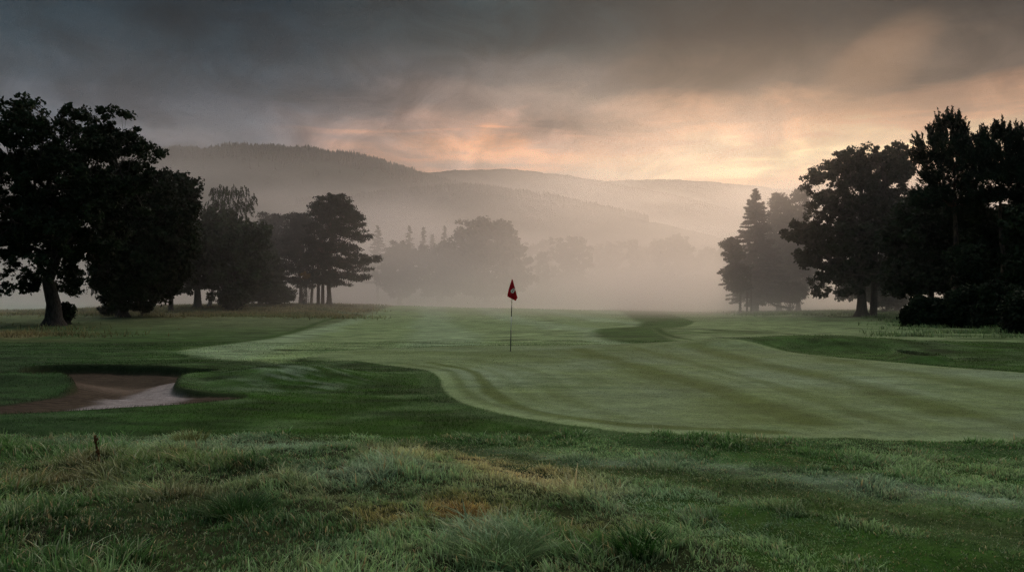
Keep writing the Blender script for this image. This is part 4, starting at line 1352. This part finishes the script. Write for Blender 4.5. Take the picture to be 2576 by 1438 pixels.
def hill_forest(H, n, rows, h0, h1, xr, name, label):
    P, Z = H
    nr_, nc_ = Z.shape
    i = np.clip((59 - np.abs(RNG.normal(0, rows, n))), 0, 60).astype(int)
    j = RNG.integers(0, nc_ - 1, n)
    xy = P[i, j] + RNG.normal(0, 1, (n, 2)) * np.array((5, 4)); z = Z[i, j]
    ok = (xy[:, 0] > xr[0]) & (xy[:, 0] < xr[1])
    ok &= vnoise(xy, 60.0, 2, 95) > 0.30
    xy = xy[ok]; z = z[ok]; n = len(xy)
    hh = RNG.uniform(h0, h1, n) * (0.65 + 0.7 * vnoise(xy, 40, 2, 96)); ww = hh * RNG.uniform(0.16, 0.28, n)
    V = []; Fs = []
    a = np.linspace(0, 2 * math.pi, 5, endpoint=False)
    for lv, (zb, zt_, k) in enumerate(((0.0, 0.55, 1.0), (0.3, 0.8, 0.75), (0.58, 1.0, 0.5))):
        ring = np.stack([xy[:, 0, None] + ww[:, None] * k * np.cos(a + lv) * RNG.uniform(0.6, 1.3, (n, 5)),
                         xy[:, 1, None] + ww[:, None] * k * np.sin(a + lv) * RNG.uniform(0.6, 1.3, (n, 5)),
                         np.repeat((z - 1 + hh * zb)[:, None], 5, 1)], -1)
        tip = np.stack([xy[:, 0], xy[:, 1], z - 1 + hh * zt_], 1)[:, None, :]
        V.append(np.concatenate([ring, tip], 1).reshape(-1, 3))
        b = (np.arange(n) * 6 + lv * n * 6)[:, None, None]
        Fs.append((b + np.array([[[0, 1, 5], [1, 2, 5], [2, 3, 5], [3, 4, 5], [4, 0, 5]]])).reshape(-1, 3))
    o = mesh_obj(name, np.concatenate(V), [np.concatenate(Fs)], M_SPRUCE)
    tag(o, label, 'forest', kind='stuff')


hill_forest(HA, 11000, 6, 13, 24, (-1500, -90), 'forest', 'dark conifer forest along the crest of the highest hill')
hill_forest(HD, 4500, 4, 9, 16, (-420, 260), 'forest', 'faint conifer forest on the lower spur running down into the mist')

# ================================================================== flagstick
YF = EYE * F / (890 - HY)
sF = YF / F
fx0 = (1284 - CX) * sF; fz0 = gz(fx0, YF)
flag = empty('flagstick', (fx0, YF, fz0), 'golf flagstick with a red flag numbered 8 standing in the hole', 'flagstick')


def cyl(name, z0, z1, r, mat, parent, sides=16, x0=0.0, x1=0.0):
    T = Tubes(); T.add([(x0, 0, z0), ((x0 + x1) / 2, 0, (z0 + z1) / 2), (x1, 0, z1)], (r, r, r), sides)
    V = np.concatenate(T.V); n = len(V)
    cap = [np.array([list(range(sides))[::-1], list(range(n - sides, n))])]
    return mesh_obj(name, V, [np.concatenate(T.F)] + cap, mat, parent, smooth=False)


def zrow(y): return EYE + (HY - y) * sF - fz0
ln_ = lambda z: (5 * sF) * z / zrow(703)      # the stick leans a little
rows = [(892, 830, M_BLACK, 'lower_band'), (830, 796, M_WHITE, 'shaft'), (796, 768, M_BLACK, 'upper_band'), (768, 703, M_WHITE, 'shaft')]
for a_, b_, mt, nm in rows:
    z0_, z1_ = zrow(a_) - (0.12 if a_ == 892 else 0), zrow(b_)
    cyl(nm, z0_, z1_ - 0.001, 0.0125 if mt is M_BLACK else 0.0115, mt, flag, 16, ln_(max(z0_, 0)), ln_(z1_))
cyl('base_ring', -0.02, 0.014, 0.022, M_BLACK, flag, 20)
# limp flag: cloth hanging in folds round the upper stick
nu, nv = 17, 27
top_z = zrow(702.5)
Lx = lambda v: np.interp(v, [0, 0.10, 0.3, 0.55, 0.8, 1.0], [1287.5, 1286.2, 1283.2, 1280.0, 1277.3, 1276.4])
Rx_ = lambda v: np.interp(v, [0, 0.10, 0.3, 0.55, 0.8, 1.0], [1289.5, 1290.8, 1293.3, 1296.2, 1299.4, 1301.8])
bl_z, br_z = zrow(745.5), zrow(748.5)
FV = np.zeros((nv, nu, 3))
for i in range(nv):
    v = i / (nv - 1)
    for j in range(nu):
        u = j / (nu - 1)
        xd = Lx(v) * (1 - u) + Rx_(v) * u
        zb = (745.5 + (756.5 - 745.5) * (u / 0.82)) if u < 0.82 else (756.5 - 8.0 * (u - 0.82) / 0.18)
        z_ = top_z * (1 - v) + zrow(zb) * v
        fold = 0.022 * math.sin(u * 9.0 + v * 1.5) * v - 0.03 + 0.05 * (u - 0.5) * v
        FV[i, j] = ((xd - 1284) * sF, fold, z_)
fi = np.arange(nv * nu).reshape(nv, nu)
fq = np.stack([fi[:-1, :-1], fi[:-1, 1:], fi[1:, 1:], fi[1:, :-1]], -1).reshape(-1, 4)
FVf = FV.reshape(-1, 3); off_ = np.array((0, 0.0025, 0))
nn_ = len(FVf)
edge = []
bound = list(fi[0, :]) + list(fi[1:, -1]) + list(fi[-1, -2::-1]) + list(fi[-2:0:-1, 0])
for a_, b_ in zip(bound, bound[1:] + bound[:1]): edge.append((a_, b_, b_ + nn_, a_ + nn_))
fo = mesh_obj('flag', np.concatenate([FVf, FVf + off_]), [fq, fq[:, ::-1] + nn_, np.array(edge)], M_RED, flag, smooth=True)


def flag_y(x, z):
    d = (FVf[:, 0] - x) ** 2 + (FVf[:, 2] - z) ** 2
    k = d.argsort()[:4]; wgt = 1 / (d[k] + 1e-6)
    return float((FVf[k, 1] * wgt).sum() / wgt.sum())


# the figure 8, printed slanting: two rings
Vn = []; Fn = []
for (cxd, cyd, ro) in ((1289.0, 732.6, 4.3), (1292.3, 728.7, 3.7)):
    b = len(Vn); m_ = 28
    for ring_r in (ro, ro * 0.42):
        for q in range(m_):
            a = 2 * math.pi * q / m_
            # ring stretched across the slant
            ux, uz = math.cos(a) * ring_r * 1.06, math.sin(a) * ring_r * 0.92
            c_, s_ = math.cos(-0.86), math.sin(-0.86)
            x_ = (cxd + ux * c_ - uz * s_ - 1284) * sF; z_ = zrow(cyd) + (ux * s_ + uz * c_) * sF
            Vn.append((x_, flag_y(x_, z_) - 0.004 - (0.0006 if ro < 4 else 0), z_))
    for q in range(m_):
        Fn.append((b + q, b + (q + 1) % m_, b + m_ + (q + 1) % m_, b + m_ + q))
mesh_obj('number', Vn, [np.array(Fn)], M_NUM, fo)
# the cup, with a dark disc for its shaded inside
T = Tubes(); T.add([(0, 0, 0.0), (0, 0, -0.06), (0, 0, -0.1)], (0.054, 0.054, 0.054), 24)
T.add([(0, 0, 0.006), (0, 0, 0.007)], (0.054, 0.0001), 24)  # dark disc laid over the cup in place of its shaded inside
cup = mesh_obj('golf_cup_and_shade_disc', np.concatenate(T.V) + np.array((0, 0, 0)), [np.concatenate(T.F)], M_CUP)
cup.location = (fx0, YF, fz0)
tag(cup, 'dark round disc standing for the shaded hole at the foot of the flagstick', 'golf hole')


# ================================================================== single plants in the rough
def clump(name, label, px_, py_, n, hgt, wid, colr, spread, lean_k, up=0.15):
    x, y = G(px_, py_); z = gz(x, y)
    a = RNG.uniform(0, 6.283, n); r_ = spread * RNG.uniform(0, 1, n) ** 0.6
    P = np.stack([r_ * np.cos(a), r_ * np.sin(a), np.full(n, -0.01)], 1)
    H = hgt * RNG.uniform(0.5, 1.15, n)
    c = np.tile(np.array(colr), (n, 1)) * RNG.uniform(0.6, 1.4, (n, 1))
    o = blades(name, P, H, wid * RNG.uniform(0.6, 1.3, n), up + lean_k * r_ / spread + RNG.normal(0, 0.15, n).clip(-0.1, 1), a + RNG.normal(0, 0.4, n), c * 0.6, c * 1.5 + 0.01, None, 4)
    o.location = (x, y, z)
    return tag(o, label, 'grass tuft')


clump('grass_tuft', 'dark broad-bladed grass tuft standing up in the rough, spiky', 1610, 1395, 150, 0.20, 0.013, (0.022, 0.080, 0.012), 0.13, 0.7)
clump('grass_tuft', 'bulky pale dewy grass tuft drooping over, lowest in the middle of the rough', 1250, 1420, 1300, 0.17, 0.006, (0.120, 0.200, 0.080), 0.24, 1.0)
clump('grass_tuft', 'orange dead grass tuft with stiff upright blades', 1165, 1325, 170, 0.13, 0.009, (0.26, 0.17, 0.055), 0.13, 0.7)
clump('grass_tuft', 'glossy dark green tussock bending over in the middle of the rough', 600, 1310, 800, 0.16, 0.007, (0.035, 0.090, 0.022), 0.22, 1.1)
clump('grass_tuft', 'olive tuft with yellow tips standing on the far edge of the rough', 480, 1112, 260, 0.17, 0.006, (0.17, 0.19, 0.065), 0.16, 0.6)


def stalk(label, px_, py_, h, c, lean_):
    x, y = G(px_, py_); z = gz(x, y)
    T = Tubes()
    pts = bez(np.zeros(3), np.array((lean_, 0, h)), np.array((0.01, 0, 0)), 7)
    T.add(pts, np.linspace(0.006, 0.003, 7), 6)
    root = empty('dead_stalk', (x, y, z), label, 'dead stalk')
    mesh_obj('stem', np.concatenate(T.V), [np.concatenate(T.F)], c, root, smooth=True)
    n = 90; t = RNG.uniform(0.35, 1.0, n)
    ctr = np.stack([np.interp(t, np.linspace(0, 1, 7), pts[:, k]) for k in range(3)], 1) + RNG.normal(0, 0.005, (n, 3))
    ax = rand_dirs(n) * 0.5 + np.array((0, 0, 1)); ax /= np.linalg.norm(ax, axis=1)[:, None]
    la = RNG.uniform(0.010, 0.022, n)
    V, Fl = diamonds(ctr, ax, perp(ax), la, la * 0.45)
    mesh_obj('seed_head', V, [Fl], c, root)


M_STALK = plain('dead_stem', (0.12, 0.055, 0.022), 0.8, 0.2, 0.4)
stalk('tall brown dead dock stalk leaning left in the rough', 255, 1205, 0.34, M_STALK, -0.06)

# ================================================================== air
def box(name, lo, hi, mat):
    x0, y0, z0 = lo; x1, y1, z1 = hi
    v = [(x0, y0, z0), (x1, y0, z0), (x1, y1, z0), (x0, y1, z0), (x0, y0, z1), (x1, y0, z1), (x1, y1, z1), (x0, y1, z1)]
    f = np.array([(0, 3, 2, 1), (4, 5, 6, 7), (0, 1, 5, 4), (1, 2, 6, 5), (2, 3, 7, 6), (3, 0, 4, 7)])
    return tag(mesh_obj(name, v, [f], mat), kind='stuff')


def mist(name, label, lo, hi, step, build, g_=0.74):
    """ground mist: a closed box of air whose density thins with height and drifts in soft wisps"""
    m_, g = new_mat('mist_air')
    co = g.new('ShaderNodeTexCoord').outputs['Object']
    sx = g.new('ShaderNodeSeparateXYZ'); m_.node_tree.links.new(co, sx.inputs[0])
    v = g.new('ShaderNodeVolumePrincipled')
    v.inputs['Color'].default_value = (0.985, 0.968, 0.978, 1)
    v.inputs['Anisotropy'].default_value = g_
    g.put(v.inputs['Density'], build(g, co, *sx.outputs))
    o = g.new('ShaderNodeOutputMaterial'); m_.node_tree.links.new(v.outputs[0], o.inputs['Volume'])
    m_.cycles.homogeneous_volume = False
    avg = sum(b - a for a, b in zip(lo, hi)) / 3
    m_.cycles.volume_step_rate = step / (avg / 10)
    ob = box(name, lo, hi, m_)
    tag(ob, label, 'mist')


def stretched(g, co, sx, sy, sz, off):
    mp = g.new('ShaderNodeMapping'); g.put(mp.inputs['Vector'], co)
    mp.inputs['Scale'].default_value = (sx, sy, sz); mp.inputs['Location'].default_value = off
    return mp.outputs[0]


def course_mist(g, co, x, y, z):
    n = g.noise(stretched(g, co, 1 / 60, 1 / 60, 1 / 14, (3, 1, 0)), 1.0, 2, 0.5, 0.0)
    zz = g.m('SUBTRACT', z, g.m('MULTIPLY', g.m('SUBTRACT', n, 0.5), 16.0))      # the top drifts up and down
    zz = g.m('MAXIMUM', zz, 0.0)
    low = g.m('MULTIPLY', g.m('POWER', 2.718, g.m('DIVIDE', zz, -6.5)), 0.040)
    thin = g.m('MULTIPLY', g.m('POWER', 2.718, g.m('DIVIDE', zz, -15.0)), 0.0100)
    creep = g.m('MULTIPLY', g.m('MULTIPLY', g.m('POWER', 2.718, g.m('DIVIDE', g.m('MAXIMUM', z, 0.0), -2.2)), 0.030), g.rng(y, 60.0, 150.0))
    near = g.rng(y, 45.0, 200.0)
    nearthin = g.rng(y, 38.0, 92.0)
    mid = g.m('ADD', 0.05, g.m('MULTIPLY', 0.95, g.rng(g.m('ABSOLUTE', g.m('SUBTRACT', x, 8.0)), 85.0, 20.0)))
    d = g.m('ADD', g.m('MULTIPLY', g.m('ADD', g.m('MULTIPLY', low, near), creep), mid), g.m('MULTIPLY', g.m('MULTIPLY', thin, nearthin), g.rng(x, -95.0, -42.0, 0.2, 1.0)))
    top = g.rng(z, 46.0, 30.0)
    return g.m('MULTIPLY', g.m('MULTIPLY', d, top), g.rng(n, 0.25, 0.75, 0.55, 1.45))


def hill_mist(g, co, x, y, z):
    n = g.noise(stretched(g, co, 1 / 330, 1 / 330, 1 / 85, (0, 0, 2)), 1.0, 2, 0.5, 0.0)
    zz = g.m('MAXIMUM', g.m('SUBTRACT', z, g.m('MULTIPLY', g.m('SUBTRACT', n, 0.5), 330.0)), 0.0)
    low = g.m('MULTIPLY', g.m('POWER', 2.718, g.m('DIVIDE', zz, -55.0)), 0.0080)
    thin = g.m('MULTIPLY', g.m('POWER', 2.718, g.m('DIVIDE', zz, -190.0)), 0.00060)
    gap = g.m('DIVIDE', g.m('SUBTRACT', y, 1710.0), 110.0)
    behind = g.m('MULTIPLY', g.m('POWER', 2.718, g.m('MULTIPLY', g.m('MULTIPLY', gap, gap), -1.0)), g.m('MULTIPLY', g.rng(z, 290.0, 150.0), 0.0042))
    d = g.m('ADD', g.m('ADD', low, thin), behind)
    edge = g.m('MULTIPLY', g.rng(y, 720.0, 980.0), g.rng(z, 400.0, 260.0))
    return g.m('MULTIPLY', g.m('MULTIPLY', d, edge), g.m('MULTIPLY', g.rng(n, 0.40, 0.62, 0.06, 2.1), g.rng(x, -480.0, -60.0, 0.50, 1.0)))


box('haze', (-2900, -60, -3), (2900, 3200, 410), volume_material('haze_air', 0.000016, g_=0.3))
mist('mist', 'pale morning mist lying over the far fairway and round the feet of the trees', (-230, 22, -1.5), (260, 428, 46), 10.0, course_mist)
mist('mist', 'warm mist filling the valley and drifting up the hillsides', (-1300, 700, -2), (1500, 2100, 402), 90.0, hill_mist)
print('done')
